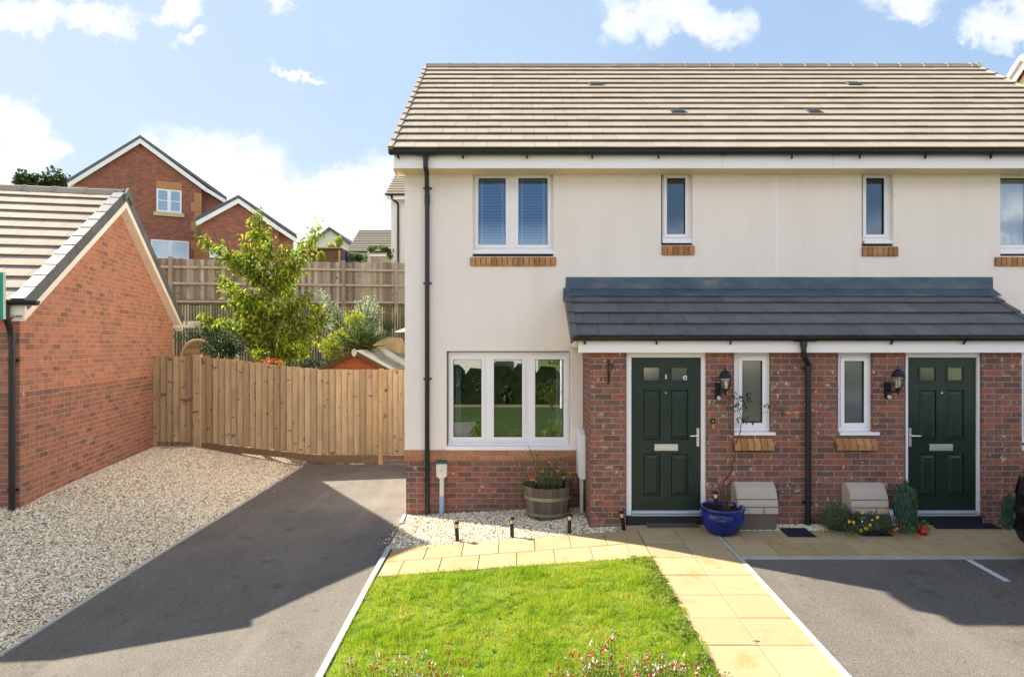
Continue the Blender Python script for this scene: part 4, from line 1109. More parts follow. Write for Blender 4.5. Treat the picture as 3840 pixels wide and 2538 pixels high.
b = MB(); b.tube([(X(2672.3, PY), PY-.028, Z(1578, PY)), (X(2672.3, PY), PY-.0225, Z(1578, PY))], .009, 12); b.build('lens', 'chrome', o)
# white meter cupboard in the corner
o = E('meter_cupboard', (.9, 8.8, -.1), 'narrow white meter cupboard in the corner beside the porch', 'meter box')
b = MB(); z0, z1 = Z(1798, 8.66), Z(1632, 8.66)
b.prism([(8.66, z0), (9.055, z0), (9.055, z1+.06), (8.80, z1+.055), (8.66, z1)], 'x', PXL-.085, PXL-.002); b.build('cupboard', 'white', o, bevel=.006)
b = MB(); b.box(PXL-.092, PXL-.0855, 8.70, 9.03, z0+.03, z1-.01); b.build('cupboard_door', 'white', o, bevel=.003)
b = MB(); b.box(PXL-.072, PXL-.030, 8.72, 8.80, -.12, z0-.001); b.build('pipe_cover', 'offwhite', o)
# hose / charging cover on the plinth
o = E('utility_box', (X(1656, HY), HY-.05, -.1), 'small cream utility box on a pale pipe beside the tall downpipe', 'utility box')
Yb = HY-.10; z0, z1 = Z(1790, Yb), Z(1740, Yb)
b = MB(); a, c = X(1635.5, Yb), X(1675.5, Yb); m_ = (a+c)/2
b.prism([(a, z0+.02), (m_-.035, z0-.015), (m_+.035, z0-.015), (c, z0+.02), (c, z1), (a, z1)], 'y', Yb, HY-.004); b.build('housing', 'offwhite', o, bevel=.006)
b = MB(); b.prism([(a+.004, z1+.001), (c-.004, z1+.001), (c-.02, z1+.03), (a+.02, z1+.03)], 'y', Yb+.01, HY-.004); b.build('lid', 'teal_dark', o)
b = MB(); b.tube([(m_, HY-.05, z0-.016), (m_, HY-.05, .12)], .034, 14); b.build('pipe', 'offwhite', o)
b = MB(); b.tube([(m_, HY-.05, .119), (m_, HY-.05, -.17)], .038, 14); b.build('pipe_sleeve', 'blueish', o)
b = MB(); b.box(m_-.008, m_+.008, Yb-.004, Yb-.0005, (z0+z1)/2-.01, (z0+z1)/2+.01); b.build('lock', 'brass', o)
def gas_box(px0, px1, pt, pb, label):
    Yf = 7.84
    x0, x1 = X(px0, Yf), X(px1, Yf); z0 = Z(pb, Yf); zt = Z(pt, PY-.05)
    o = E('gas_meter_box', ((x0+x1)/2, PY, -.05), label, 'gas meter box', 'semi-concealed gas meter boxes under the small windows')
    prof = [(PY-.003, z0-.0), (Yf, z0), (Yf+.015, z0+.12), (Yf+.05, z0+.24), (Yf+.10, z0+.315), (Yf+.17, z0+.365), (PY-.003, zt)]
    b = MB(); b.prism(prof, 'x', x0, x1); b.build('cover', 'beige', o, bevel=.008)
    b = MB()
    for t, yy in ((.085, Yf+.0105), (.175, Yf+.031)): b.box(x0-.0005, x1+.0005, yy-.006, yy+.004, z0+t, z0+t+.005)
    b.box(x0+(x1-x0)*.64, x0+(x1-x0)*.645, Yf-.002, Yf+.005, z0, z0+.085)
    b.build('seam', 'gasket', o)
    b = MB(); b.box(x0+.02, x1-.02, Yf+.03, PY-.003, -.08, z0-.001); b.build('base', 'interior', o)
    b = MB(); b.tube([(x0+(x1-x0)*.6, Yf-.004, z0+.03), (x0+(x1-x0)*.6, Yf+.004, z0+.03)], .009, 10); b.build('lock', 'steel', o)
    b = MB(); b.tube([(x1+.05, PY-.02, z0+.23), (x1+.05, PY-.02, -.02)], .010, 8); b.box(x1+.02, x1+.085, PY-.045, PY-.003, z0+.16, z0+.235); b.build('pipe', 'black', o)
gas_box(2768, 2921, 1808, 1928, 'beige gas meter box behind the blue pot')
gas_box(3196, 3338, 1812, 1930, 'beige gas meter box behind the yellow flowers')
# ------------------------------------------------------------------ brick garage on the left
GA = R(11.7); GC = (-6.16, 7.95)
def garage():
    g = E('garage', (GC[0], GC[1], 0), 'orange red brick garage with pale tiled roof and cream bargeboards', 'garage', rz=GA, local=True)
    D = 5.9; mid = D/2; ez, az = 2.78, 4.66; W = 9.0
    w = MB()
    w.prism([(0, -.3), (D, -.3), (D, ez), (mid, az), (0, ez)], 'x', -.22, 0)
    w.box(-W, -.2205, .0, .22, -.3, ez-.02); w.box(-W, -.2205, D-.22, D, -.3, ez-.02)
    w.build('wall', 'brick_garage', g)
    ey, e_z = -.17, 2.765; ry, rz = mid, 4.80
    r_ = MB(); tile_slope(r_, -W, .10, ey, e_z, ry, rz, .315); tile_slope(r_, -W, .10, 2*ry-ey, e_z, ry, rz, .315)
    ridge_tiles(r_, -W, .12, ry, rz+.035, .45, .12, .085)
    r_.build('roof', 'tile_beige', g)
    d = MB(); d.prism([(ey+.05, e_z-.03), (ry, rz-.06), (2*ry-ey-.05, e_z-.03)], 'x', -W, -.01, .5); d.build('roof_deck', 'soffit', g)
    v = MB(); L = math.hypot(ry-ey, rz-e_z); n = 12
    for sgn in (1, -1):
        t = Vector((0, sgn*(ry-ey)/L, (rz-e_z)/L)); up = Vector((0, -t.z*sgn, abs(t.y)))
        s0 = Vector((0, ey if sgn > 0 else 2*ry-ey, e_z))
        for i in range(n):
            a = s0+t*(L/n*i-.015); b = a+t*(L/n-.006)
            q = []
            for (p, h) in ((a, .060), (b, .054)):
                for (x, hh) in ((.0, -.02), (.155, -.10), (.155, h), (.0, h)): q.append(p+Vector((x, 0, 0))+up*hh)
            v.add(q, [(0, 1, 2, 3), (7, 6, 5, 4), (0, 4, 5, 1), (1, 5, 6, 2), (2, 6, 7, 3), (3, 7, 4, 0)])
    v.prism([(ry-.17, rz-.16), (ry-.13, rz-.02), (ry, rz+.10), (ry+.13, rz-.02), (ry+.17, rz-.16), (ry, rz-.05)], 'x', .15, .19)
    v.build('verge_cap', 'tile_grey', g, label='dark grey stepped verge tiles along the gable')
    b = MB()
    for sgn in (1, -1):
        y0 = ey-.02 if sgn > 0 else 2*ry-ey+.02; k = (rz-e_z)/(ry-ey)*sgn
        zt = lambda y: e_z-.035+abs(y-y0)*abs(k)
        ys = [y0, ry]
        b.prism([(y0, zt(y0)), (ry, zt(ry)), (ry, zt(ry)-.22), (y0, zt(y0)-.20)], 'x', .12, .145)
        b.prism([(y0, zt(y0)-.185), (ry, zt(ry)-.205), (ry, zt(ry)-.22), (y0, zt(y0)-.20)], 'x', .001, .119)
    b.build('bargeboard', 'barge', g)
    b = MB(); b.prism([(ey-.02, 2.60), (.0, 2.60), (.0, 2.80), (ey-.02, 2.74)], 'x', -.02, .119); b.prism([(D+.19, 2.60), (D, 2.60), (D, 2.80), (D+.19, 2.74)], 'x', -.02, .119)
    b.box(-W, -.021, ey-.01, ey+.012, 2.58, 2.76); b.box(-W, -.021, ey+.013, -.002, 2.585, 2.60)
    b.box(-W, -.021, D+.16, D+.182, 2.58, 2.76)
    b.build('fascia', 'barge', g)
    u = MB(); gutter(u, -W, .30, ey-.07, 2.775, .058); u.build('gutter', 'black', g)
    u = MB(); u.tube([(-.03, ey-.07, 2.73), (-.03, ey-.07, 2.56), (-.06, -.10, 2.44), (-.06, -.06, 2.34)], .036, 12); u.tube([(-.06, -.06, 2.38), (-.06, -.06, .16)], .034, 12)
    for zz in (2.05, .45): u.tube([(-.06, -.06, zz-.02), (-.06, -.06, zz+.02)], .038, 12); u.box(-.13, -.0, -.03, -.002, zz-.012, zz+.012)
    u.tube([(-.06, -.06, 2.30), (-.06, -.06, 2.40)], .041, 12); u.build('downpipe', 'black', g)
garage()

# ------------------------------------------------------------------ estate agent's board at the left edge
Ys = 5.0
o = E('agent_board', (X(-70, Ys), Ys, .0), 'teal agent board on a white post at the left edge', 'sign')
b = MB(); b.box(X(-260, Ys), X(17, Ys), Ys-.012, Ys+.0, Z(1196, Ys), Z(1022, Ys)); b.build('board', 'teal', o)
b = MB(); b.box(X(17, Ys)+.0005, X(21.5, Ys), Ys-.013, Ys+.001, Z(1197, Ys), Z(1021, Ys)); b.build('board_edge', 'sign_edge', o)
b = MB(); b.box(X(-100, Ys), X(-70, Ys), Ys+.001, Ys+.06, G(-4.2, 5)-.3, Z(1010, Ys)); b.build('post', 'white', o)

# ------------------------------------------------------------------ near timber fence and gates
FY = 12.6
def fz(py): return Z(py, FY)
def fxx(px): return X(px, FY)
TOP = [(575, 1333), (728, 1336), (756, 1337), (900, 1352), (1057, 1371), (1153, 1380), (1201, 1385), (1540, 1386)]
BOT = [(575, 1655), (728, 1656), (756, 1656), (828, 1665), (938, 1676), (1081, 1692), (1153, 1700), (1201, 1703), (1540, 1702)]
def boards(mb, p0, p1, step=23.0, yb=FY, dt=0, db=0, jit=2.0):
    n = round((p1-p0)/step); st = (p1-p0)/n
    for i in range(n):
        a, b = p0+st*i, p0+st*(i+1)+3.0
        m_ = (a+b)/2; zt = fz(interp(m_, TOP)+dt+rnd.uniform(-1, 1)*jit*.6); zb = fz(interp(m_, BOT)+db+rnd.uniform(-1, 1)*jit)
        x0, x1 = fxx(a), fxx(b); j = rnd.uniform(-.003, .003)
        mb.hexa([(x0, yb-.032+j, zb), (x1, yb-.004, zb), (x1, yb+.004, zb), (x0, yb-.006, zb), (x0, yb-.032+j, zt), (x1, yb-.004, zt), (x1, yb+.004, zt), (x0, yb-.006, zt)])
f = E('timber_fence', (fxx(1100), FY, -.1), 'brown close board timber fence stepping down to the end of the drive', 'fence')
b = MB(); boards(b, 756, 1421); b.build('boards', 'wood', f)
b = MB()
pts = [(756, 1658), (828, 1666), (938, 1678), (1081, 1694), (1153, 1703), (1235, 1706), (1421, 1706)]
bts = [(756, 1680), (828, 1688), (938, 1702), (1081, 1716), (1153, 1728), (1235, 1735), (1421, 1737)]
for (p, q), (r_, s_) in zip(zip(pts, pts[1:]), zip(bts, bts[1:])):
    x0, x1 = fxx(p[0])+.001, fxx(q[0])-.001
    b.hexa([(x0, FY-.025, fz(r_[1])), (x1, FY-.025, fz(s_[1])), (x1, FY+.0, fz(s_[1])), (x0, FY+.0, fz(r_[1])), (x0, FY-.025, fz(p[1])), (x1, FY-.025, fz(q[1])), (x1, FY+.0, fz(q[1])), (x0, FY+.0, fz(p[1]))], .5)
b.build('gravel_board', 'wood_dark', f)
b = MB()
for k in (.15, .5, .88):
    b.bar((fxx(758), FY+.03, fz(1336+k*320)), (fxx(1200), FY+.03, fz(1384+k*318)), .04, .09); b.bar((fxx(1201), FY+.03, fz(1384+k*318)), (fxx(1420), FY+.03, fz(1385+k*318)), .04, .09)
b.build('rail', 'wood', f)
b = MB(); b.box(fxx(727), fxx(757), FY-.055, FY+.06, fz(1690), fz(1330)); b.build('post', 'wood', f, bevel=.005, label='wide post beside the left gate')
for px in (980, 1200):
    b = MB(); b.box(fxx(px), fxx(px)+.1, FY+.052, FY+.15, -.2, fz(interp(px, TOP)+8)); b.build('post', 'wood', f)
g = E('garden_gate', (fxx(650), FY, .2), 'narrow board gate with a grey latch between the garage and the fence', 'gate')
b = MB(); boards(b, 580, 726, 24.3, FY+.01, jit=1.0); b.build('boards', 'wood', g)
b = MB(); b.box(fxx(572), fxx(579.5), FY-.03, FY+.06, fz(1675), fz(1327)); b.build('gate_post', 'wood_new', g)
b = MB(); b.box(fxx(690), fxx(728), FY-.050, FY-.040, fz(1501), fz(1495)); b.tube([(fxx(697), FY-.045, fz(1500)), (fxx(697), FY-.015, fz(1500))], .022, 12); b.tube([(fxx(700), FY-.05, fz(1512)), (fxx(700), FY-.03, fz(1512))], .016, 10); b.build('latch', 'steel', g)
b = MB(); b.hexa([(fxx(640), FY-.45, .21), (fxx(742), FY-.22, .21), (fxx(742), FY-.10, .21), (fxx(622), FY-.10, .21), (fxx(640), FY-.45, .26), (fxx(742), FY-.22, .26), (fxx(742), FY-.10, .26), (fxx(622), FY-.10, .26)])
b.build('step', 'wood_new', g, bevel=.006, label='new yellow timber step at the foot of the gate')
g = E('side_gate', (fxx(1470), FY, -.1), 'golden timber gate with ring latch against the house wall', 'gate')
b = MB(); boards(b, 1436, 1632, 20.5, FY+.012, jit=.5); b.build('boards', 'wood_new2', g)
b = MB(); b.box(fxx(1421), fxx(1435), FY-.035, FY+.06, fz(1745), fz(1382)); b.build('gate_post', 'wood_new', g)
b = MB(); b.box(fxx(1436), fxx(1630), FY-.018, FY+.012, fz(1722), fz(1707)); b.build('bottom_rail', 'wood_dark', g)
b = MB(); cx, cz = fxx(1447), fz(1556); b.tube([(cx+.026*math.cos(a), FY-.03, cz+.026*math.sin(a)) for a in [k*math.pi/8 for k in range(17)]], .006, 6); b.tube([(cx, FY-.03, cz+.02), (cx, FY-.01, cz+.02)], .014, 8); b.build('ring_latch', 'steel', g)

# ------------------------------------------------------------------ back garden fences on the bank
def fence_pt(px, t=0.0):
    """point on the slanting fence line seen at column px"""
    k = (px-CX)/F
    y = (19.5+.53*11.2+t)/(1-.53*k); return k*y, y
def back_fence():
    f = E('back_fence', (*fence_pt(1000), 3.4), 'tall weathered grey fence across the top of the bank', 'fence')
    TB = [(560, 966), (640, 969), (900, 976), (1290, 983), (1560, 986)]; BB = [(560, 1122), (640, 1124), (900, 1126), (1290, 1134), (1560, 1134)]
    b = MB(); p = 590.0
    while p < 1560:
        w = interp(p, [(590, 13.5), (1560, 11.0)]); a, c = fence_pt(p), fence_pt(p+w+1.2); m_ = p
        zt = Z(interp(m_, TB)+rnd.uniform(-1, 1), a[1]); zb = Z(interp(m_, BB), a[1])
        b.hexa([(a[0], a[1]+.02, zb), (c[0], c[1]+.008, zb), (c[0], c[1]+.03, zb), (a[0], a[1]+.03, zb), (a[0], a[1]+.02, zt), (c[0], c[1]+.008, zt), (c[0], c[1]+.03, zt), (a[0], a[1]+.03, zt)])
        p += w
    b.build('boards', 'wood_grey', f)
    for (d0, d1) in ((28, 34), (86, 92), (150, 157)):
        b = MB(); a, c = fence_pt(590, -.03), fence_pt(1560, -.03)
        b.bar((a[0], a[1], Z(interp(590, TB)+(d0+d1)/2*1.06, a[1])), (c[0], c[1], Z(interp(1560, TB)+(d0+d1)/2*.97, c[1])), .09, .075, r=.9); b.build('rail', 'wood_grey', f)
    for px in (640, 868, 1075, 1288, 1486):
        a = fence_pt(px, -.07); w = .055
        b = MB(); b.box(a[0]-w, a[0]+w, a[1]-.05, a[1]+.05, 3.2, Z(interp(px, TB)-6, a[1])); b.build('post', 'wood_grey', f)
    b = MB(); a, c = fence_pt(590, .0), fence_pt(1560, .0); b.bar((a[0], a[1]-.012, Z(interp(590, BB)+8, a[1])), (c[0], c[1]-.012, Z(interp(1560, BB)+8, c[1])), .03, .16); b.build('gravel_board', 'wood_dark', f)
    f = E('picket_fence', (*fence_pt(1000, -1.5), 1.4), 'pale spaced vertical slat fence on the bank below the tall grey fence', 'fence')
    b = MB(); p = 585.0
    while p < 1560:
        w = interp(p, [(590, 10.8), (1560, 9.4)]); a, c = fence_pt(p, -1.5), fence_pt(p+w*.60, -1.5)
        b.box(a[0], c[0], a[1]-.01, a[1]+.012, 1.2, Z(interp(p, [(560, 1143), (1560, 1152)])+rnd.uniform(-1.5, 1.5), a[1]))
        p += w
    b.build('slats', 'wood_grey', f)
    b = MB()
    for zz in (3.1, 2.1): a, c = fence_pt(585, -1.45), fence_pt(1560, -1.45); b.bar((a[0], a[1], zz), (c[0], c[1], zz), .04, .08)
    b.build('rail', 'wood_dark', f)
back_fence()
# pale beam structure beside the garage
Yp = 17.0
o = E('pergola', (X(760, Yp), Yp, 1.0), 'pale timber beam and posts behind the garage corner', 'pergola')
b = MB(); b.box(X(600, Yp), X(905, Yp), Yp-.04, Yp+.04, Z(1229, Yp), Z(1204, Yp)); b.build('beam', 'wood_pale', o)
for px, pt in ((813, 1229), (888, 1229), (640, 1229)):
    b = MB(); b.box(X(px-7, Yp), X(px+7, Yp), Yp-.045, Yp+.045, .4, Z(pt, Yp)-.001); b.build('post', 'wood_pale', o)

# ------------------------------------------------------------------ vegetation helpers
def rdir():
    while True:
        v = Vector((rnd.uniform(-1, 1), rnd.uniform(-1, 1), rnd.uniform(-1, 1)))
        if .05 < v.length < 1: return v.normalized()
def foliage(mb, c, rad, n, L, W, lumps=7, shell=.55, droop=.2, up=.2):
    """leaves grouped in lumps within an ellipsoid"""
    c = Vector(c); rad = Vector(rad)
    cen = []
    for i in range(lumps):
        d = rdir(); k = rnd.uniform(.35, .85)
        cen.append((c+Vector((d.x*rad.x, d.y*rad.y, d.z*rad.z))*k, rnd.uniform(.28, .5)))
    for i in range(n):
        q, s_ = rnd.choice(cen); d = rdir(); k = rnd.uniform(shell, 1)
        p = q+Vector((d.x*rad.x, d.y*rad.y, d.z*rad.z))*s_*k
        dd = (d*.8+rdir()*.6+Vector((0, 0, up)))
        mb.leaf(p, dd, L*rnd.uniform(.7, 1.25), W*rnd.uniform(.8, 1.2), None, .2, droop)
def bush(name, c, rad, n, L, W, mat, label, cat='shrub', lumps=9, group=None, stemr=.02, up=.2, droop=.2, base=None):
    c = Vector(c); rad = Vector(rad)
    zb = base if base is not None else c[2]-rad[2]*1.05
    o = E(name, (c[0], c[1], zb), label, cat, group)
    f = MB(); foliage(f, c, rad, n, L, W, lumps, up=up, droop=droop); f.build('foliage', mat, o)
    s = MB()
    for i in range(5):
        d = rdir(); e = Vector(c)+Vector((d.x*rad.x, d.y*rad.y, abs(d.z)*rad.z))*.6
        s.tube([(c[0]+rnd.uniform(-.03, .03), c[1], zb), Vector((c[0]+d.x*rad.x*.2, c[1]+d.y*rad.y*.2, (zb+e.z)/2)), e], [stemr, stemr*.7, stemr*.3], 5)
    s.build('stem', 'stem', o)
    return o
# the cherry tree
def cherry():
    Yt = 14.6; base = Vector((X(1038, Yt), Yt, G(X(1038, Yt), Yt)))
    o = E('cherry_tree', base, 'young leafy cherry tree with drooping yellow green leaves behind the fence', 'tree')
    def q(px, py, dy=0.0): return P3(px, py, Yt+dy)
    tp = [base, q(1036, 1340), q(1026, 1240), q(1014, 1130), q(1000, 1020), q(985, 900), q(965, 800)]
    t = MB(); t.tube(tp, [.075, .06, .05, .04, .032, .02, .008], 9); t.build('trunk', 'bark', o, smooth=True)
    def axis(py):
        for a, b in zip(tp[1:], tp[2:]):
            pa, pb = CY-(a.z-CAMZ)/Yt*F, CY-(b.z-CAMZ)/Yt*F
            if pb <= py <= pa: return a.lerp(b, (pa-py)/(pa-pb))
        return tp[1]
    br = [(965, 792, 900), (940, 850, 950), (990, 860, 940), (915, 900, 1000), (1010, 905, 990), (760, 895, 1080), (830, 925, 1090), (880, 950, 1060), (1070, 930, 1040), (1140, 900, 1080), (1200, 850, 1080), (1100, 985, 1080),
          (930, 960, 1040), (1150, 950, 1100), (1120, 1010, 1120), (1060, 1000, 1090), (960, 1010, 1080), (835, 1040, 1170), (850, 1080, 1190), (900, 1090, 1180), (860, 1130, 1210), (930, 1100, 1170), (1090, 1080, 1160),
          (990, 1090, 1150), (1160, 1100, 1200), (1200, 1150, 1260), (1120, 1130, 1210), (760, 1190, 1270), (830, 1205, 1270), (900, 1180, 1240), (960, 1180, 1240), (1040, 1180, 1240), (1110, 1190, 1260), (1190, 1215, 1290),
          (880, 1240, 1300), (930, 1280, 1320), (1000, 1250, 1300), (1060, 1250, 1310), (1130, 1260, 1320), (1190, 1270, 1330), (960, 1320, 1345), (1080, 1310, 1340), (1150, 1310, 1345), (1230, 1180, 1290)]
    bm_, lf = MB(), MB()
    for px, py, pj in br:
        a = axis(min(pj, 1338)); dy = rnd.uniform(-.85, .85)*(1 if py > 900 else .5); e = q(px, py, dy)
        mid = a.lerp(e, .5)+Vector((0, 0, -.08+rnd.uniform(-.05, .05)))
        path = [a, mid, e]; bm_.tube(path, [.018, .011, .004], 5)
        Lb = (e-a).length; n = int(40+Lb*135)
        for i in range(n):
            s = rnd.random()**.6
            p = (a.lerp(mid, s*2) if s < .5 else mid.lerp(e, s*2-1))+rdir()*rnd.uniform(.02, .20)
            out = (e-a).normalized()
            d = out*.5+rdir()*.9+Vector((0, 0, -.35))
            lf.leaf(p, d, rnd.uniform(.09, .145), rnd.uniform(.042, .06), None, .3, .35)
    bm_.build('branch', 'bark', o); lf.build('crown', 'leaf_cherry', o)
cherry()
def bushp(name, px, py, Yd, rx, rz, n, L, W, mat, label, **k):
    c = P3(px, py, Yd); s = Yd/F
    zb = G(c.x, Yd)
    return bush(name, c, (rx*s, max(rx, rz)*s*.8, rz*s), n, L, W, mat, label, base=min(zb, c.z-rz*s*.9), **k)
bushp('evergreen_shrub', 835, 1300, 14.2, 85, 65, 2600, .055, .028, 'leaf_dark', 'dark glossy rounded shrub behind the fence left of the cherry tree', lumps=14)
bushp('shaded_shrub', 760, 1255, 16.6, 110, 50, 1600, .07, .03, 'leaf_dark', 'very dark shrub under the pale timber beam', lumps=10)
bushp('golden_shrub', 1258, 1300, 16.3, 75, 70, 2300, .06, .034, 'leaf_yellow', 'yellow and green variegated shrub beside the small red shed', lumps=13)
def frond_shrub(name, bpx, bpy_, Yd, tips, n, mat, label, L=.11, W=.032, cat='shrub'):
    base = P3(bpx, bpy_, Yd); zb = min(base.z, G(base.x, Yd)); o = E(name, (base.x, Yd, zb), label, cat)
    st, lf = MB(), MB()
    for i in range(n):
        tx, ty, sp = rnd.choice(tips); e = P3(tx+rnd.gauss(0, sp), ty+abs(rnd.gauss(0, sp*1.6)), Yd+rnd.uniform(-.35, .35))
        a = base+Vector((rnd.gauss(0, .10), rnd.gauss(0, .1), 0)); m_ = a.lerp(e, .5)+Vector(((a.x-e.x)*.12, 0, .10)); tipd = Vector((rnd.gauss(.05, .05), 0, -.05))
        path = [a, m_, e, e+tipd]; st.tube(path, [.010, .007, .004, .002], 4, caps=False)
        k = 44
        for j in range(k):
            s_ = .25+.75*j/k; p = a.lerp(m_, s_*2) if s_ < .5 else m_.lerp(e, s_*2-1); sd = 1 if j % 2 else -1; an = rnd.uniform(-.8, .8)
            lf.leaf(p, (sd*math.cos(an), sd*math.sin(an)*.8, .35+rnd.uniform(-.2, .3)), L*rnd.uniform(.6, 1.1)*(1.25-s_*.6), W, None, .15, .25)
    st.build('stem', 'stem', o); lf.build('foliage', mat, o); return o
frond_shrub('silver_shrub', 1290, 1300, 17.2, [(1195, 1075, 14), (1225, 1100, 16), (1250, 1130, 18), (1275, 1165, 18), (1215, 1150, 20), (1265, 1210, 20), (1240, 1190, 20)], 62, 'leaf_silver', 'tall silver leaved shrub with arching plumes leaning right of the cherry tree')
frond_shrub('pale_shrub', 1370, 1290, 17.6, [(1395, 1100, 14), (1345, 1125, 14), (1370, 1140, 18), (1400, 1165, 18), (1330, 1170, 16), (1415, 1130, 10)], 52, 'leaf_silver', 'pale silver shrub with upright feathery tips in front of the fence post')
frond_shrub('feathery_shrub', 1350, 1340, 16.0, [(1290, 1215, 25), (1340, 1200, 25), (1390, 1210, 25), (1430, 1235, 18), (1260, 1250, 18), (1360, 1245, 25), (1310, 1265, 25), (1410, 1265, 18)], 90, 'leaf_mid', 'broad green feathery shrub behind the small red shed', .10, .028)
bushp('sunlit_shrub', 1325, 1195, 16.4, 60, 30, 800, .07, .03, 'leaf_yellow', 'sunlit yellow green shoots above the feathery shrub', lumps=7)
bushp('low_shrub', 1160, 1370, 15.5, 60, 40, 700, .06, .03, 'leaf_dark', 'low dark planting under the cherry tree', lumps=7)
# spiky grass plant
Yd = 17.0; c = P3(1455, 1260, Yd)
o = E('spiky_plant', (c.x, Yd, c.z), 'dark green spiky clump near the house corner', 'plant')
b = MB()
for i in range(90):
    a = rnd.random()*6.28; l = rnd.uniform(.28, .48); e = c+Vector((math.cos(a)*rnd.uniform(.05, .28), math.sin(a)*.2, l)); m_ = c.lerp(e, .5)+Vector((0, 0, .06))
    w = Vector((.007, 0, 0)); b.add([c-w, c+w, m_+w, m_-w, e], [(0, 1, 2, 3), (3, 2, 4)])
b.build('foliage', 'leaf_dark', o)
# orange flowers under the cherry tree
Yd = 13.6; c = P3(1015, 1375, Yd)
o = E('orange_flowers', (c.x, Yd, c.z-.6), 'bright orange flowers peeping over the fence below the cherry tree', 'flowers')
b = MB()
for i in range(34):
    px = 1015+rnd.uniform(-44, 44); top = 1358-12*math.cos((px-1015)/30)+rnd.uniform(-6, 16); p = P3(px, top, Yd+rnd.uniform(-.1, .1))
    for k in range(6): a = rnd.random()*6.28; b.leaf(p, (math.cos(a), math.sin(a)*.5, rnd.uniform(-.1, .6)), .045, .03)
b.build('blossoms', 'petal_orange2', o, kind='stuff')
b = MB()
for i in range(20): px = 1015+rnd.uniform(-40, 40); b.tube([P3(px, 1440, Yd), P3(px+rnd.uniform(-8, 8), 1358, Yd)], .006, 4)
b.build('stem', 'stem_green', o)

# wicker seat and rock
Yd = 14.9
o = E('wicker_chair', (X(735, Yd), Yd, .2), 'rounded pale wicker chair back rising above the gate post', 'chair')
b = MB(); c = P3(742, 1340, Yd); R_ = .37
for i in range(11):
    a0 = math.pi*i/10
    for k in range(7):
        pass
for k in range(15):
    z = -.25+.62*k/14; w = R_*math.sqrt(max(0.02, 1-(max(0, z)/.40)**2)); 
    pts = [(c.x+w*math.cos(t), c.y+w*.55*math.sin(t), c.z+z) for t in [math.pi*j/10 for j in range(11)]]
    b.tube(pts, .024, 6)
b.build('back', 'wicker', o)
b = MB(); b.tube([(c.x+R_*math.cos(t), c.y, c.z+.40*math.sin(t)) for t in [math.pi*j/14 for j in range(15)]], .04, 8); b.tube([(c.x-R_, c.y, c.z), (c.x-R_, c.y, c.z-.9)], .035, 8); b.tube([(c.x+R_, c.y, c.z), (c.x+R_, c.y, c.z-.9)], .035, 8); b.build('rim', 'wicker', o)
Yd = 17.4
bm_ = bmesh.new(); bmesh.ops.create_icosphere(bm_, subdivisions=3, radius=1)
from mathutils import noise as mn
b = MB(); c = P3(1455, 1320, Yd)
vs = []
for v in bm_.verts:
    p = v.co.copy(); d = 1+.22*mn.noise(p*1.7)+.08*mn.noise(p*5); vs.append((c.x+p.x*.50*d+.10*p.z, c.y+p.y*.4*d, c.z+p.z*.40*d))
b.add(vs, [tuple(q.index for q in f_.verts) for f_ in bm_.faces], .5); bm_.free()
tag(b.build('garden_rock', 'rock', org=(c.x, c.y, c.z-.4)), 'rough tan rounded rock behind the shed roof', 'rock')
# small red shed
Yd = 15.2
def small_shed():
    ang = R(-36); a = P3(1334, 1316, Yd)          # apex of the near gable
    hw, dp, rise, ov = .86, 1.9, .42, .06
    o = E('garden_shed', (a.x, a.y, 0), 'small red brown wooden shed with grey felt roof and finial', 'shed', rz=ang+R(22), local=True)
    zt = a.z
    b = MB(); b.prism([(-hw+.06, .1), (hw-.06, .1), (hw-.06, zt-rise-.02), (0, zt-.06), (-hw+.06, zt-rise-.02)], 'y', .05, dp)
    for i in range(9):
        z0 = .9+i*.13; w = hw-.06
        if z0 > zt-.12: break
        w2 = min(w, (zt-.08-z0-.02)*hw/rise)
        if w2 > .03: b.box(-w2, w2, .035, .0495, z0, z0+.122)
    b.build('wall', 'shed', o)
    b = MB()
    for s_ in (-1, 1): b.hexa([(s_*hw*1.06, -.04, zt-rise*1.06), (0, -.04, zt), (0, dp+.06, zt), (s_*hw*1.06, dp+.06, zt-rise*1.06), (s_*hw*1.06, -.04, zt-rise*1.06+.025), (0, -.04, zt+.025), (0, dp+.06, zt+.025), (s_*hw*1.06, dp+.06, zt-rise*1.06+.025)])
    b.build('roof', 'felt', o)
    b = MB()
    for s_ in (-1, 1): b.hexa([(s_*hw*1.08, -.07, zt-rise*1.08-.09), (0, -.07, zt-.09), (0, -.045, zt-.09), (s_*hw*1.08, -.045, zt-rise*1.08-.09), (s_*hw*1.08, -.07, zt-rise*1.08+.02), (0, -.07, zt+.02), (0, -.045, zt+.02), (s_*hw*1.08, -.045, zt-rise*1.08+.02)])
    b.build('bargeboard', 'shed_brown', o)
    b = MB(); b.prism([(-.05, zt-.08), (0, zt-.14), (.05, zt-.08), (.06, zt), (0, zt+.06), (-.06, zt)], 'y', -.10, -.072); b.build('finial', 'wood_pale', o)
small_shed()
# corner of a white parasol
Yd = 16.0; c = P3(1640, 1215, Yd)
o = E('parasol', (c.x, Yd, .3), 'white parasol whose tip shows beside the house corner', 'parasol')
b = MB(); n = 8; r_ = (1640-1480)/F*Yd; ring = [(c.x+r_*math.cos(2*math.pi*(k+.5)/n+math.pi/8), Yd+r_*math.sin(2*math.pi*(k+.5)/n+math.pi/8), c.z-.2) for k in range(n)]
b.add([(c.x, Yd, c.z+.22)]+ring, [(0, k+1, (k+1) % n+1) for k in range(n)]); b.build('canopy', 'whitefab', o)
b = MB(); b.tube([(c.x, Yd, .3), (c.x, Yd, c.z+.2)], .02, 8); b.build('pole', 'wood_pale', o)

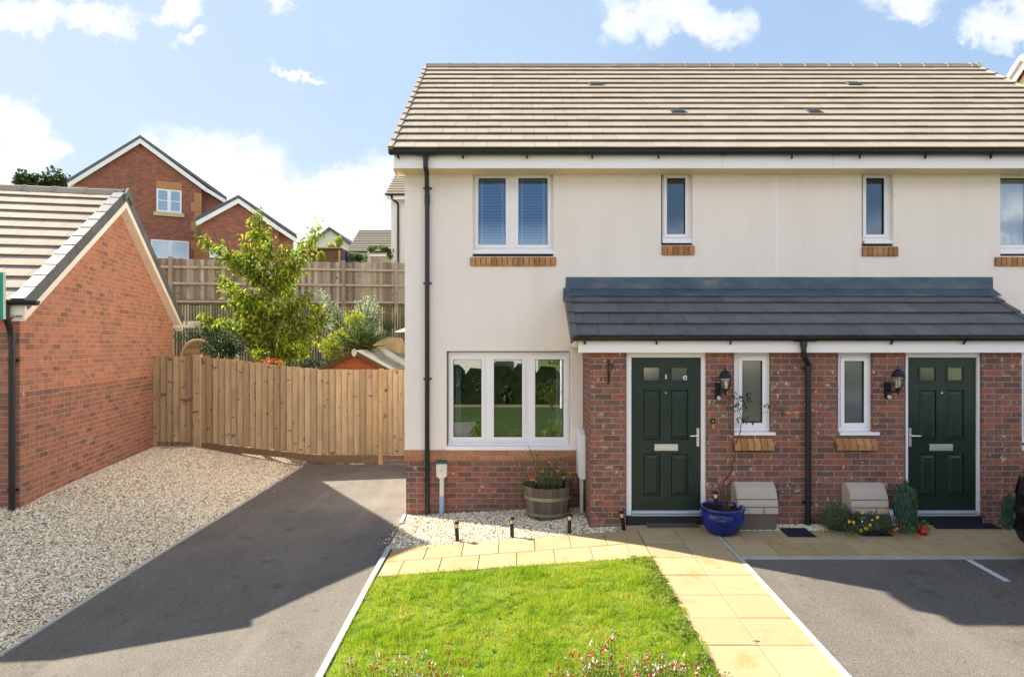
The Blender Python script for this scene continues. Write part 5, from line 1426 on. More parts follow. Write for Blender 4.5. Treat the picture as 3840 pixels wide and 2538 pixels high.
# ------------------------------------------------------------------ houses on the hill
def far_window(o, x0, x1, z0, z1, y, n=2, sill=True, lintel=True, open_=False, hz_bar=False):
    b = MB(); w = (x1-x0)
    m_ = .10; pan = []
    for i in range(n):
        a, c = x0+w*i/n, x0+w*(i+1)/n; pan.append((a+m_, c-m_, z0+m_, z1-m_))
    b.slab_holes(x0, x1, z0, z1, y-.06, y+.1, pan)
    if hz_bar:
        for p in pan: b.box(p[0], p[1], y-.055, y-.02, (z0+z1)/2-.03, (z0+z1)/2+.03)
    f = b.build('window', 'white', o)
    for p in pan:
        g = MB(); g.box(p[0]+.002, p[1]-.002, y-.035, y-.012, p[2]+.002, p[3]-.002); g.build('pane', 'far_glass', f)
    if sill: b = MB(); b.box(x0-.16, x1+.16, y-.14, y-.005, z0-.26, z0-.02); b.build('sill', 'wood_pale2', f)
    if lintel: b = MB(); b.box(x0-.02, x1+.02, y-.02, y-.004, z1+.02, z1+.5); b.build('lintel', 'tan_far', f)
def brick_house():
    def frame(px0, Y0, th):
        """local frame with the gable turned by th; returns lx(px), pt(px, py)"""
        ox = X(px0, Y0); ct, st = math.cos(th), math.sin(th)
        def lx(px):
            k = (px-CX)/F            # (ox+l ct) = k (Y0+l st)
            return (k*Y0-ox)/(ct-k*st)
        def pt(px, py):
            l = lx(px); return (l, CAMZ+(CY-py)/F*(Y0+l*st))
        return ox, lx, pt
    th = R(26); Y0 = 40.0
    ox, lx, pt = frame(527, Y0, th)
    o = E('brick_house', (ox, Y0, 0), 'large red brick house with a steep gable and dark roof on the hill', 'house', rz=th, local=True)
    def zz_(px, py): return pt(px, py)[1]
    ap = pt(527, 522)
    w = MB(); w.prism([(lx(275), 3.0), (lx(756), 3.0), pt(756, 706), (ap[0], ap[1]-.28), pt(275, 690)], 'y', 0, 9); w.build('wall', 'brick_far', o)
    w = MB(); w.prism([(lx(756)+.01, 3.0), (lx(850), 3.0), pt(850, 762), (lx(756)+.01, zz_(757, 704))], 'y', .8, 8); w.build('side_wall', 'brick_garage', o)
    for i in range(14):
        w = MB(); q = 4.6+i*.62; wd = .42 if i % 2 else .62
        if q+.3 < zz_(756, 706)-.3: w.box(lx(756)-wd, lx(756)+.004, -.02, -.003, q, q+.6); w.build('quoin', 'tan_far', o)
    w = MB(); w.box(lx(275)-.004, lx(275)+.5, -.02, -.003, zz_(275, 735), zz_(275, 692)-.05); w.build('quoin', 'tan_far', o)
    def rake(a, b, t0, t1, y0, y1, mb):
        mb.hexa([(a[0], y0, a[1]-t0), (b[0], y0, b[1]-t0), (b[0], y1, b[1]-t0), (a[0], y1, a[1]-t0), (a[0], y0, a[1]+t1), (b[0], y0, b[1]+t1), (b[0], y1, b[1]+t1), (a[0], y1, a[1]+t1)])
    r_ = MB(); rake(pt(255, 688), ap, .04, .16, -.32, 9.3, r_); rake(ap, pt(850, 752), .04, .16, -.32, 9.3, r_); r_.build('roof', 'tile_grey', o)
    r_ = MB(); rake(pt(258, 690), (ap[0], ap[1]-.04), .30, .0, -.30, -.22, r_); rake((ap[0], ap[1]-.04), pt(775, 708), .30, .0, -.30, -.22, r_); rake(pt(776, 709), pt(852, 756), .26, .0, -.30, -.22, r_)
    r_.box(lx(255), lx(277), -.215, 9, zz_(266, 697), zz_(266, 689)); r_.build('bargeboard', 'white', o)
    far_window(o, lx(587), lx(681), zz_(634, 797), zz_(634, 712), 0, 2, hz_bar=True)
    far_window(o, lx(566), lx(709), zz_(640, 972), zz_(640, 902), 0, 2, lintel=False)
    # lower cross gable, a little nearer
    ox2, lx2, pt2 = frame(893, 37.5, th)
    # express the wing in the frame of the house
    d = Vector((ox2-ox, 37.5-Y0)); ux = d.x*math.cos(th)+d.y*math.sin(th); uy = -d.x*math.sin(th)+d.y*math.cos(th)
    L2 = lambda px: lx2(px)+ux
    def P2(px, py): a = pt2(px, py); return (a[0]+ux, a[1])
    y0 = uy; a2 = P2(893, 745)
    w = MB(); w.prism([(L2(754), 3.0), (L2(1045), 3.0), P2(1045, 862), (a2[0], a2[1]-.25), P2(754, 836)], 'y', y0, y0+6); w.build('wing_wall', 'brick_far', o)
    w = MB(); w.prism([(L2(1045)+.01, 3.0), (L2(1104), 3.0), P2(1104, 902), (L2(1045)+.01, P2(1046, 852)[1])], 'y', y0+.5, y0+6); w.build('wing_side_wall', 'brick_garage', o)
    r_ = MB(); rake(P2(733, 830), a2, .04, .16, y0-.3, y0+6.3, r_); rake(a2, P2(1112, 893), .04, .16, y0-.3, y0+6.3, r_); r_.build('wing_roof', 'tile_grey', o)
    r_ = MB(); b2 = (a2[0], a2[1]-.04); rake(P2(737, 832), b2, .28, .0, y0-.28, y0-.2, r_); rake(b2, P2(1040, 850), .28, .0, y0-.28, y0-.2, r_); rake(P2(1041, 851), P2(1110, 897), .26, 0, y0-.28, y0-.2, r_)
    r_.box(L2(733), L2(757), y0-.195, y0+5, P2(745, 842)[1], P2(745, 833)[1]); r_.build('wing_bargeboard', 'white', o)
    far_window(o, L2(786), L2(850), P2(818, 968)[1], P2(818, 925)[1], y0, 1, sill=False, lintel=False)
brick_house()
def tile_face(mb, x0, x1, y0, z0, y1, z1, n, inset=0.0):
    for i in range(n):
        a, b = i/n, (i+1)/n
        ya, yb = y0+(y1-y0)*a, y0+(y1-y0)*b; za, zb = z0+(z1-z0)*a, z0+(z1-z0)*b
        mb.hexa([(x0, ya, za-.02), (x1, ya, za-.02), (x1, yb, zb-.08), (x0, yb, zb-.08), (x0, ya-.03, za+.07), (x1, ya-.03, za+.07), (x1, yb, zb+.0), (x0, yb, zb+.0)])
def cream_house():
    Y0 = 30.0; x = lambda p: X(p, Y0); z = lambda p: Z(p, Y0)
    o = E('rendered_house', (x(1700), Y0, 5), 'tall cream rendered house with beige tiled roof just left of the main house wall', 'house')
    w = MB(); w.box(x(1467), x(1950), Y0, Y0+8, 4, z(742)); w.build('wall', 'cream_far', o)
    r_ = MB(); y1 = Y0+3.9; ztop = CAMZ+(CY-612)/F*y1; tile_face(r_, x(1452), x(1960), Y0-.45, z(738)+.0, y1, ztop, 14); tile_face(r_, x(1452), x(1960), Y0+8.4, z(738), y1+.01, ztop, 14); r_.build('roof', 'tile_beige', o)
    r_ = MB(); r_.box(x(1456), x(1955), Y0-.4, Y0-.36, z(755), z(740)); r_.build('fascia', 'white', o)
    r_ = MB(); gutter(r_, x(1452), x(1955), Y0-.48, z(737), .06); r_.build('gutter', 'black', o)
    r_ = MB(); r_.tube([(x(1476), Y0-.48, z(742)), (x(1476), Y0-.4, z(752)), (x(1493), Y0-.08, z(764)), (x(1494), Y0-.06, z(775)), (x(1494), Y0-.06, 4.5)], .05, 8); r_.build('downpipe', 'black', o)
    # low wing with beige roof
    Y1 = 44.0; x1 = lambda p: X(p, Y1); z1 = lambda p: Z(p, Y1)
    o = E('roofed_bungalow', (x1(1390), Y1, 5), 'distant low house showing a broad beige tiled roof', 'house')
    w = MB(); w.box(x1(1320), x1(1520), Y1, Y1+7, 4, z1(948)); w.build('wall', 'cream_far', o)
    r_ = MB(); y2 = Y1+3.2; tile_face(r_, x1(1306), x1(1530), Y1-.4, z1(947), y2, CAMZ+(CY-862)/F*y2, 13); tile_face(r_, x1(1306), x1(1530), Y1+7, z1(947), y2+.01, CAMZ+(CY-862)/F*y2, 13); r_.build('roof', 'tile_far', o)
    r_ = MB(); gutter(r_, x1(1303), x1(1530), Y1-.46, z1(946), .07); r_.build('gutter', 'black', o)
    Y2 = 56.0; x2 = lambda p: X(p, Y2); z2 = lambda p: Z(p, Y2)
    o = E('white_gable_house', (x2(1237), Y2, 6), 'distant white rendered gable with thin dark roof edge', 'house')
    w = MB(); w.prism([(x2(1150), 4), (x2(1325), 4), (x2(1325), z2(925)), (x2(1238), z2(859)), (x2(1150), z2(925))], 'y', Y2, Y2+9); w.build('wall', 'cream_far', o)
    r_ = MB()
    for s_ in (-1, 1):
        e = (x2(1238)+s_*(x2(1335)-x2(1238)), z2(931)); a = (x2(1238), z2(856))
        r_.hexa([(e[0], Y2-.3, e[1]-.12), (a[0], Y2-.3, a[1]-.12), (a[0], Y2+9.2, a[1]-.12), (e[0], Y2+9.2, e[1]-.12), (e[0], Y2-.3, e[1]+.08), (a[0], Y2-.3, a[1]+.08), (a[0], Y2+9.2, a[1]+.08), (e[0], Y2+9.2, e[1]+.08)])
    r_.build('roof', 'tile_grey', o)
cream_house()
def neighbour():
    # next pair of houses along the street, one step higher: only its gable peak shows over our roof
    xg, ya, za = 11.15, 13.9, 8.48
    o = E('neighbouring_house', (xg, 11, 0), 'cream neighbouring house whose pale verge and gable peak show above the right roof end', 'house')
    w = MB(); w.prism([(10.8, -.2), (17.0, -.2), (17.0, 5.8), (ya, za-.2), (10.8, 5.8)], 'x', xg, xg+8); w.build('wall', 'cream_far2', o)
    r_ = MB(); r_t = []
    tile_slope(r_, xg-.16, xg+8, 10.4, 5.8, ya, za, .33); tile_slope(r_, xg-.16, xg+8, 17.4, 5.8, ya, za, .33); ridge_tiles(r_, xg-.17, xg+8, ya, za+.03); r_.build('roof', 'tile_beige', o)
    b = MB()
    for y0 in (10.4, 17.4):
        b.hexa([(xg-.13, y0, 5.55), (xg-.10, y0, 5.55), (xg-.10, ya, za-.24), (xg-.13, ya, za-.24), (xg-.13, y0, 5.76), (xg-.10, y0, 5.76), (xg-.10, ya, za-.03), (xg-.13, ya, za-.03)])
    b.build('bargeboard', 'white', o)
    v = MB()
    for y0 in (10.4, 17.4):
        for i in range(12):
            t0, t1 = i/12, (i+1)/12-.004; ya_, yb_ = y0+(ya-y0)*t0, y0+(ya-y0)*t1; z0_, z1_ = 5.8+(za-5.8)*t0, 5.8+(za-5.8)*t1
            v.hexa([(xg-.20, ya_, z0_-.07), (xg-.14, ya_, z0_-.07), (xg-.14, yb_, z1_-.07), (xg-.20, yb_, z1_-.07), (xg-.20, ya_, z0_+.07), (xg-.10, ya_, z0_+.07), (xg-.10, yb_, z1_+.05), (xg-.20, yb_, z1_+.05)])
    v.build('verge_cap', 'verge_pale', o)
neighbour()
# things between the far houses and the grey fence
Yd = 27.0
o = E('timber_shed', (X(1240, Yd), Yd, 4), 'dark brown horizontal board shed with low roof above the grey fence', 'shed')
b = MB(); b.box(X(1150, Yd), X(1284, Yd), Yd, Yd+2.5, 4, Z(936, Yd)); b.build('wall', 'shed_brown', o)
b = MB()
for i in range(5): zz = Z(985, Yd)-.1+i*.122; b.box(X(1150, Yd)+.01, X(1283, Yd), Yd-.02, Yd-.002, zz, zz+.118)
b.build('cladding', 'shed_brown', o)
b = MB(); b.hexa([(X(1140, Yd), Yd-.2, Z(934, Yd)), (X(1284, Yd), Yd-.2, Z(934, Yd)), (X(1292, Yd), Yd+2.7, Z(940, Yd)), (X(1140, Yd), Yd+2.7, Z(934, Yd)), (X(1140, Yd), Yd-.2, Z(930, Yd)), (X(1282, Yd), Yd-.2, Z(930, Yd)), (X(1292, Yd), Yd+2.7, Z(934, Yd)), (X(1140, Yd), Yd+2.7, Z(930, Yd))]); b.build('roof', 'felt', o)
b = MB(); b.box(X(1270, Yd), X(1277, Yd), Yd-.03, Yd-.021, 4.5, Z(938, Yd)); b.build('corner_trim', 'wood_new', o)
def arbour():
    Yd = 25.5; o = E('climbing_arch', (X(1425, Yd), Yd, 4.2), 'garden arch covered in green climber above the grey fence', 'arch')
    b = MB()
    for px in (1382, 1470): b.box(X(px, Yd)-.03, X(px, Yd)+.03, Yd-.03, Yd+.03, 4, Z(930, Yd))
    b.box(X(1376, Yd), X(1476, Yd), Yd-.04, Yd+.04, Z(934, Yd), Z(930, Yd)+.02); b.build('frame', 'wood_pale', o)
    b = MB()
    for px, py, rx, rz, n in ((1395, 933, 20, 7, 220), (1425, 930, 30, 6, 260), (1455, 935, 20, 9, 260), (1463, 960, 11, 22, 300), (1372, 970, 9, 20, 160)):
        foliage(b, P3(px, py, Yd), (rx*Yd/F, .25, rz*Yd/F), n, .09, .05, 5)
    b.build('climber', 'leaf_mid', o)
arbour()
bushp('golden_bush', 1206, 968, 25.0, 16, 26, 380, .10, .05, 'leaf_yellow', 'small yellow leaved bush in front of the brown shed', lumps=8)
bushp('sapling', 1272, 905, 27.5, 12, 28, 420, .12, .05, 'leaf_yellow', 'slim yellow green sapling in front of the white gable', lumps=9)
bushp('hill_shrub', 1250, 925, 27.6, 24, 12, 240, .10, .05, 'leaf_yellow', 'low yellow green foliage at the foot of the white gable', lumps=6)
bushp('distant_hedge', 1340, 968, 27.0, 50, 16, 500, .10, .05, 'leaf_dark', 'dark mixed planting between the brown shed and the garden arch', lumps=8)
o = E('closed_parasol', (X(1297, 26), 26, 4.3), 'closed dark blue parasol beside the brown shed', 'parasol')
b = MB(); b.lathe([(.015, 0), (.06, -.15), (.11, -.55), (.16, -.62), (.13, -.66), (.0, -.64)], P3(1297, 936, 26), 10); b.build('canopy', 'navy', o)
b = MB(); q = P3(1297, 934, 26); b.tube([(q.x, 26, 4.0), (q.x, 26, q.z)], .02, 6); b.build('pole', 'wood_pale', o)
o = E('garden_wall', (X(1430, 27), 27, 4.3), 'pale garden wall and fence seen through the arch', 'wall')
b = MB(); b.box(X(1390, 27.5), X(1470, 27.5), 27.5, 27.6, 4, Z(962, 27.5)); b.build('panel', 'wood_grey', o)
b = MB(); b.box(X(1385, 27.5), X(1470, 27.5), 27.46, 27.62, Z(962, 27.5)+.001, Z(954, 27.5)); b.build('coping', 'white', o)
# far tree on the left
def far_tree(px, py, rx, rz, Yd, n, label):
    c = P3(px, py, Yd); s_ = Yd/F; zb = 6
    o = E('broadleaf_tree', (c.x, Yd, zb), label, 'tree', 'distant trees behind the garage roof')
    b = MB(); foliage(b, c, (rx*s_, rx*s_, rz*s_), n, .35, .22, 16, .3); b.build('crown', 'leaf_far', o)
    b = MB(); b.tube([(c.x, Yd, zb), (c.x+.1, Yd, c.z-rz*s_*.3), (c.x, Yd, c.z+rz*s_*.3)], [.3, .2, .08], 8)
    for k in range(5): d = rdir(); b.tube([(c.x, Yd, c.z-rz*s_*.4), c+Vector((d.x*rx*s_*.7, d.y*rx*s_*.7, abs(d.z)*rz*s_*.6))], [.1, .03], 5)
    b.build('trunk', 'bark', o)
far_tree(108, 700, 42, 62, 50, 900, 'left of two dark round trees above the garage ridge')
far_tree(205, 700, 66, 66, 52, 1300, 'right and wider of two dark round trees above the garage ridge')

# ------------------------------------------------------------------ things in front of the house
# half barrel planter
bx, by, bz = .43, 8.71, G(.43, 8.5)-.01
o = E('barrel_planter', (bx, by, bz), 'weathered half barrel planter with two pale hoops on the gravel', 'planter')
b = MB(); NS = 22; H = .44
def brad(h): return .285+.055*math.sin(math.pi*min(1, h/H*.62+.06)) 
for i in range(NS):
    a0, a1 = 2*math.pi*i/NS+.006, 2*math.pi*(i+1)/NS-.006; hs = [0, .12, .24, .34, H]; j = rnd.uniform(-.002, .002)
    vs = []
    for h in hs:
        r_ = .27+.07*(h/H)**.8+j
        for a in (a0, a1): vs.append((bx+r_*math.cos(a), by+r_*math.sin(a), bz+h))
    for h in hs[::-1]:
        r_ = .245+.07*(h/H)**.8
        for a in (a1, a0): vs.append((bx+r_*math.cos(a), by+r_*math.sin(a), bz+h))
    n2 = 2*len(hs)
    fs = [(2*k, 2*k+1, 2*k+3, 2*k+2) for k in range(n2-1)]+[(2*n2-2, 2*n2-1, 1, 0)]
    b.add(vs, fs)
b.build('barrel', 'barrel', o)
for h, w in ((.06, .035), (.27, .045)):
    b = MB(); r0 = .27+.07*(h/H)**.8+.003; r1 = .27+.07*((h+w)/H)**.8+.003; b.lathe([(r0, 0), (r0+.004, 0), (r1+.004, w), (r1, w)], (bx, by, bz+h), 40); b.build('hoop', 'hoop', o)
b = MB(); b.lathe([(0, 0), (.308, .0)], (bx, by, bz+.36), 30); b.build('compost', 'compost', o)
pl = E('tomato_plants', (bx, by, bz+.36), 'straggly green plants with small yellow and orange fruit growing in the half barrel', 'plant')
st, lf, fr = MB(), MB(), MB()
def Pb(px, py, dy=0): return P3(px, py, by+dy-.1)
tips = [(1980, 1668), (2010, 1700), (2012, 1720), (1932, 1748), (1925, 1800), (2060, 1732), (2040, 1770), (2118, 1745), (2110, 1770), (2145, 1770), (2095, 1700), (2082, 1762), (2000, 1790), (2030, 1800), (2055, 1800), (1930, 1830), (1950, 1845)]
for (px, py) in tips:
    e = Pb(px, py, rnd.uniform(-.15, .1)); a = Vector((bx+(e.x-bx)*.4, by+(e.y-by)*.5, bz+.37)); m_ = a.lerp(e, .55)+Vector((0, 0, .08))
    st.tube([a, m_, e], [.006, .005, .003], 5)
    for k in range(17):
        s_ = rnd.uniform(.3, 1); p = (a.lerp(m_, s_*2) if s_ < .5 else m_.lerp(e, s_*2-1))+rdir()*rnd.uniform(.01, .06)
        lf.leaf(p, rdir()+Vector((0, 0, -.3)), rnd.uniform(.025, .05), rnd.uniform(.012, .022), None, .2, .4)
for (px, py) in ((1975, 1692), (1968, 1697), (2060, 1732), (1930, 1748), (2086, 1763), (2092, 1765), (2134, 1772), (2140, 1776), (2152, 1770), (1990, 1798), (1996, 1800), (2004, 1798), (2010, 1803), (2136, 1786)):
    c = Pb(px+rnd.uniform(-2, 2), py, -.1); fr.lathe([(0, -.012), (.009, -.008), (.012, 0), (.009, .008), (0, .012)], c, 8)
st.build('stem', 'stem_green', pl); lf.build('foliage', 'leaf_mid', pl); fr.build('fruit', 'petal_orange', pl, kind='stuff')
# solar stake lights
def solar(pos, lean, label, first=[None]):
    if first[0] is None:
        o = E('solar_stake_light', (0, 0, 0), label, 'garden light', 'small black solar stake lights', local=True)
        b = MB(); b.lathe([(.0, -.03), (.024, -.03), (.024, .17), (.0, .17)], (0, 0, 0), 14); b.build('post', 'blackmetal', o)
        b = MB(); b.lathe([(.022, .172), (.026, .20), (.026, .222)], (0, 0, 0), 10); b.lathe([(0, .172), (.010, .18), (.012, .21), (0, .222)], (0, 0, 0), 8); b.build('lens', 'amber', o)
        b = MB(); b.lathe([(0, .2225), (.040, .2225), (.039, .232), (.028, .245), (0, .250)], (0, 0, 0), 16); b.build('cap', 'blackmetal', o)
        b = MB()
        for k in range(4): a = math.pi*k/2+.5; b.bar((.027*math.cos(a), .027*math.sin(a), .171), (.029*math.cos(a), .029*math.sin(a), .2224), .004, .004)
        b.build('cage', 'blackmetal', o)
        first[0] = o
    else: o = dup(first[0], (0, 0, 0), label=label)
    o.location = pos; o.rotation_euler = (lean[0], lean[1], 0); return o
def onG(px, py):
    y = 8.0
    for _ in range(30): x = (px-CX)*y/F; y = (CAMZ-G(x, y))*F/(py-CY)
    return (X(px, y), y, G(X(px, y), y))
for px, py, ln, lb in ((1716, 2030, (0, R(-4)), 'solar stake light in the sunlit gravel, leftmost of the row'),
                       (1921, 2014, (0, R(-2)), 'upright solar stake light on the gravel edge, second from the drive'),
                       (2134, 1999, (R(3), R(2)), 'solar stake light standing just right of the half barrel'),
                       (2340, 1988, (R(4), R(-9)), 'leaning solar stake light beside the left door frame')):
    solar(onG(px, py), ln, lb)
solar((X(2114, by), by+.02, bz+.36-.03), (0, 0), 'solar stake light stuck in the half barrel')
# blue pot
px_, py_, pz_ = 2.515, 7.80, G(2.5, 7.8)+.012
o = E('blue_pot', (px_, py_, pz_), 'glossy cobalt blue glazed bowl pot right of the left door', 'plant pot')
b = MB(); b.lathe([(0, 0), (.165, 0), (.185, .02), (.235, .10), (.258, .18), (.255, .24), (.243, .275), (.262, .288), (.272, .305), (.262, .322), (.238, .322), (.228, .30), (.235, .25), (.22, .24), (0, .24)], (px_, py_, pz_), 48); b.build('bowl', 'blue', o, smooth=True)
b = MB(); b.lathe([(0, 0), (.226, .0)], (px_, py_, pz_+.285), 30); b.build('compost', 'compost', o)
solar((X(2685, py_), py_-.02, pz_+.285-.03), (0, R(-3)), 'solar stake light standing in the blue pot')
cl = E('climbing_rose', (px_+.05, py_+.1, pz_+.28), 'sparse climbing rose twisting up the brick wall from the blue pot', 'plant')
Yc = PY-.06
def Pc(px, py, y=Yc): return P3(px, py, y)
st, lf = MB(), MB()
st.tube([Vector((px_+.05, py_, pz_+.28)), Pc(2708, 1830, 7.95), Pc(2718, 1800, 8.0), Pc(2726, 1790), Pc(2745, 1765), Pc(2742, 1740), Pc(2755, 1722), Pc(2757, 1700), Pc(2750, 1680), Pc(2762, 1655), Pc(2768, 1640), Pc(2778, 1615, 8.0), Pc(2776, 1600, 8.0), Pc(2784, 1580, 8.0), Pc(2780, 1560, 8.0), Pc(2772, 1540, 8.0), Pc(2762, 1500, 8.0)], [.012, .011, .010, .009, .008, .008, .008, .007, .007, .007, .006, .006, .006, .005, .005, .004, .003], 6)
st.tube([Pc(2757, 1700), Pc(2742, 1620), Pc(2733, 1570), Pc(2730, 1520), Pc(2735, 1490)], [.005, .004, .004, .003, .002], 5)
st.tube([Pc(2778, 1578, 8.0), Pc(2820, 1560, 8.0), Pc(2870, 1546, 8.0), Pc(2930, 1540, 8.0)], [.004, .003, .003, .002], 5)
st.tube([Vector((px_+.08, py_, pz_+.28)), Pc(2728, 1820, 7.9), Pc(2750, 1800, 7.9)], [.014, .012, .009], 6)
st.tube([Vector((px_+.02, py_, pz_+.28)), Pc(2700, 1835, 7.85), Pc(2694, 1822, 7.85)], [.012, .010, .006], 6)
for (px, py, k) in ((2752, 1478, 9), (2780, 1490, 12), (2803, 1480, 14), (2770, 1512, 10), (2790, 1530, 12), (2760, 1530, 8), (2772, 1570, 10), (2795, 1572, 12), (2825, 1582, 8), (2879, 1521, 9), (2895, 1518, 6), (2925, 1545, 10), (2733, 1500, 5), (2800, 1505, 9)):
    for q in range(k): lf.leaf(Pc(px+rnd.uniform(-12, 12), py+rnd.uniform(-10, 10), 7.98+rnd.uniform(-.05, .05)), rdir()+Vector((0, 0, -.2)), rnd.uniform(.03, .05), rnd.uniform(.018, .028))
st.build('stem', 'stem', cl); lf.build('foliage', 'leaf_dark', cl)
# doormats
def matq(name, q, th, mat, label, cat='doormat', group=None):
    pts = [onG(*p) for p in q]
    c = sum((Vector(p) for p in pts), Vector())/4
    b = MB(); b.hexa([(p[0], p[1], p[2]+.0155) for p in pts]+[(p[0], p[1], p[2]+.0155+th) for p in pts])
    o = b.build(name, mat, org=(c.x, c.y, c.z+.01)); tag(o, label, cat, group); return o
matq('doormat', ((2430, 1982), (2624, 1982), (2588, 1947), (2410, 1947)), .012, 'mat_grey', 'worn grey brown doormat in front of the left green door')
matq('doormat', ((3513, 1986), (3757, 1987), (3667, 1949), (3471, 1949)), .012, 'mat_black', 'large black rubber doormat in front of the right green door')
matq('rubber_mat', ((2957, 2017), (3062, 2018), (3019, 1986), (2922, 1986)), .010, 'mat_black', 'small square black mat at the edge of the gravel strip', 'mat')
matq('rubber_mat', ((3232, 2014), (3348, 2015), (3306, 1984), (3200, 1984)), .010, 'mat_black', 'small square black mat half hidden under the yellow flowers', 'mat')
# yellow flowering plant and the grey green mound next to it
def flat_bush(name, x0, x1, y0, y1, h, n, L, W, mat, label, cat, shape=None):
    o = E(name, ((x0+x1)/2, (y0+y1)/2, -.02), label, cat)
    f, s = MB(), MB()
    for i in range(n):
        u, v = rnd.random(), rnd.random(); x = x0+(x1-x0)*u; y = y0+(y1-y0)*v
        top = h*(1-(2*u-1)**2*.55)*(1-(2*v-1)**2*.35)*(1+.35*mn.noise(Vector((x*9, y*9, 3))))
        z = G(x, y)+.02+top*rnd.random()**.5
        d = rdir()*.8+Vector(((2*u-1)*.3, (2*v-1)*.3, .8)); f.leaf((x, y, z), d, L*rnd.uniform(.6, 1.2), W, None, .1, .1)
    for i in range(40):
        x = x0+(x1-x0)*rnd.random(); y = y0+(y1-y0)*rnd.random(); s.tube([((x0+x1)/2, (y0+y1)/2, G(x, y)+.01), ((x0+x1)/4+x/2, (y0+y1)/4+y/2, G(x, y)+.03), (x+rnd.gauss(0, .02), y+rnd.gauss(0, .02), G(x, y)+h*.6)], .003, 4)
    f.build('foliage', mat, o); s.build('stem', 'stem', o); return o
o = flat_bush('lavender_mound', X(3065, 7.95), X(3215, 7.95), 7.70, 8.02, .30, 2600, .05, .007, 'leaf_grey', 'low grey green lavender-like mound right of the porch downpipe', 'plant')
o = flat_bush('yellow_flower_plant', X(3140, 7.8), X(3400, 7.8), 7.58, 7.98, .24, 3000, .045, .009, 'leaf_grey', 'low feathery plant with yellow flowers spilling over the paving', 'plant')
for (px, py, c_) in ((3184, 1955, 'y'), (3200, 1957, 'y'), (3233, 1919, 'y'), (3232, 1955, 'w'), (3289, 1939, 'y'), (3228, 1988, 'y'), (3249, 1982, 'y'), (3244, 1978, 'y'), (3318, 1911, 'o'), (3362, 1980, 'o'), (3270, 1948, 'w'), (3261, 1967, 'y'), (3355, 1986, 'o')):
    b = MB(); c = P3(px, py, 7.62); r_ = .020 if c_ != 'w' else .011
    for k in range(9):
        a = 2*math.pi*k/9; b.leaf(c, (math.cos(a), -.35+.2*math.sin(a), math.sin(a)+.35), r_*1.25, r_*.9, None, .1, .1)
    b.lathe([(0, -.006), (.007, -.003), (.007, .004), (0, .007)], c+Vector((0, -.006, 0)), 7)
    b.build('flower', {'y': 'petal_yellow', 'o': 'petal_orange', 'w': 'petal_white'}[c_], o)
def conifer(x, y, h, r_, label, n):
    z0 = G(x, y); o = E('dwarf_conifer', (x, y, z0), label, 'conifer', 'dwarf conifers by the right door')
    f, s = MB(), MB(); tops = [(0, 0, 1), (-.45, .1, .93), (.42, -.1, .86), (.1, .4, .85), (-.2, -.4, .78), (.55, .2, .6), (-.6, -.1, .7)]
    for (tx, ty, th) in tops:
        s.tube([(x, y, z0), (x+tx*r_*.6, y+ty*r_*.6, z0+h*th*.9)], [.012, .004], 5)
        for i in range(n):
            t = rnd.random()**.8; rr = r_*.42*(1-t)**.6*(.7+.5*rnd.random())+.006; a = rnd.random()*6.28
            p = (x+tx*r_*min(1, t*1.5)*.75+rr*math.cos(a), y+ty*r_*min(1, t*1.5)*.75+rr*math.sin(a), z0+.02+h*th*t)
            f.leaf(p, (math.cos(a)*.35, math.sin(a)*.35, 1), rnd.uniform(.03, .05), .010, None, .1, -.1)
    f.build('foliage', 'leaf_conifer', o); s.build('trunk', 'stem', o); return o
conifer(X(3397, 7.85), 7.86, .58, .215, 'bushy blue green dwarf conifer left of the right green door', 900)
conifer(X(3790, 7.9), 7.92, .40, .12, 'small dwarf conifer half hidden behind the black car', 420)
bush('weed_clump', (X(3790, 7.95), 7.98, .0), (.22, .07, .05), 260, .035, .014, 'leaf_weed', 'green weeds along the foot of the wall behind the black car', 'plant', 6, stemr=.003, base=-.06)
bush('leafy_clump', (X(3435, 7.85), 7.80, .03), (.10, .08, .10), 300, .05, .02, 'leaf_weed', 'light green leafy clump at the foot of the dwarf conifer', 'plant', 6, stemr=.003, base=-.05)
# pale downspout shaped ornament left of conifer
o = E('garden_scoop', (X(3350, 7.75), 7.74, -.03), 'pale blue plastic garden scoop leaning among the flowers', 'garden tool')
b = MB(); b.hexa([tuple(P3(3348, 1970, 7.74)), tuple(P3(3362, 1972, 7.74)), tuple(P3(3362, 1972, 7.76)), tuple(P3(3348, 1970, 7.76)), tuple(P3(3333, 1910, 7.80)), tuple(P3(3347, 1909, 7.80)), tuple(P3(3347, 1909, 7.82)), tuple(P3(3333, 1910, 7.82))]); b.build('blade', 'blueish', o, bevel=.005)
b = MB(); b.tube([P3(3340, 1912, 7.81), P3(3334, 1892, 7.86), P3(3330, 1880, 7.9)], .010, 8); b.build('handle', 'blackmetal', o)
# red lantern
lx, ly = X(3462, 7.72), 7.72; lz = G(lx, ly)+.012
o = E('red_lantern', (lx, ly, lz), 'small shiny red metal lantern beside the black doormat', 'lantern')
b = MB(); b.lathe([(0, 0), (.038, 0), (.044, .012), (.046, .045), (.036, .066), (.026, .078), (.0, .082)], (lx, ly, lz), 18); b.build('body', 'red', o, smooth=True)
b = MB(); b.lathe([(.030, .067), (.034, .078), (.020, .09), (.012, .10), (0, .102)], (lx, ly, lz), 14); b.tube([(lx+.045*math.cos(t), ly, lz+.05+.06*math.sin(t)) for t in [math.pi*k/10 for k in range(11)]], .004, 5); b.build('lid', 'red', o)
b = MB(); b.tube([(lx+.04, ly-.01, lz+.03), (lx+.062, ly-.015, lz+.045), (lx+.070, ly-.02, lz+.06)], [.010, .008, .006], 8); b.build('spout', 'red', o)

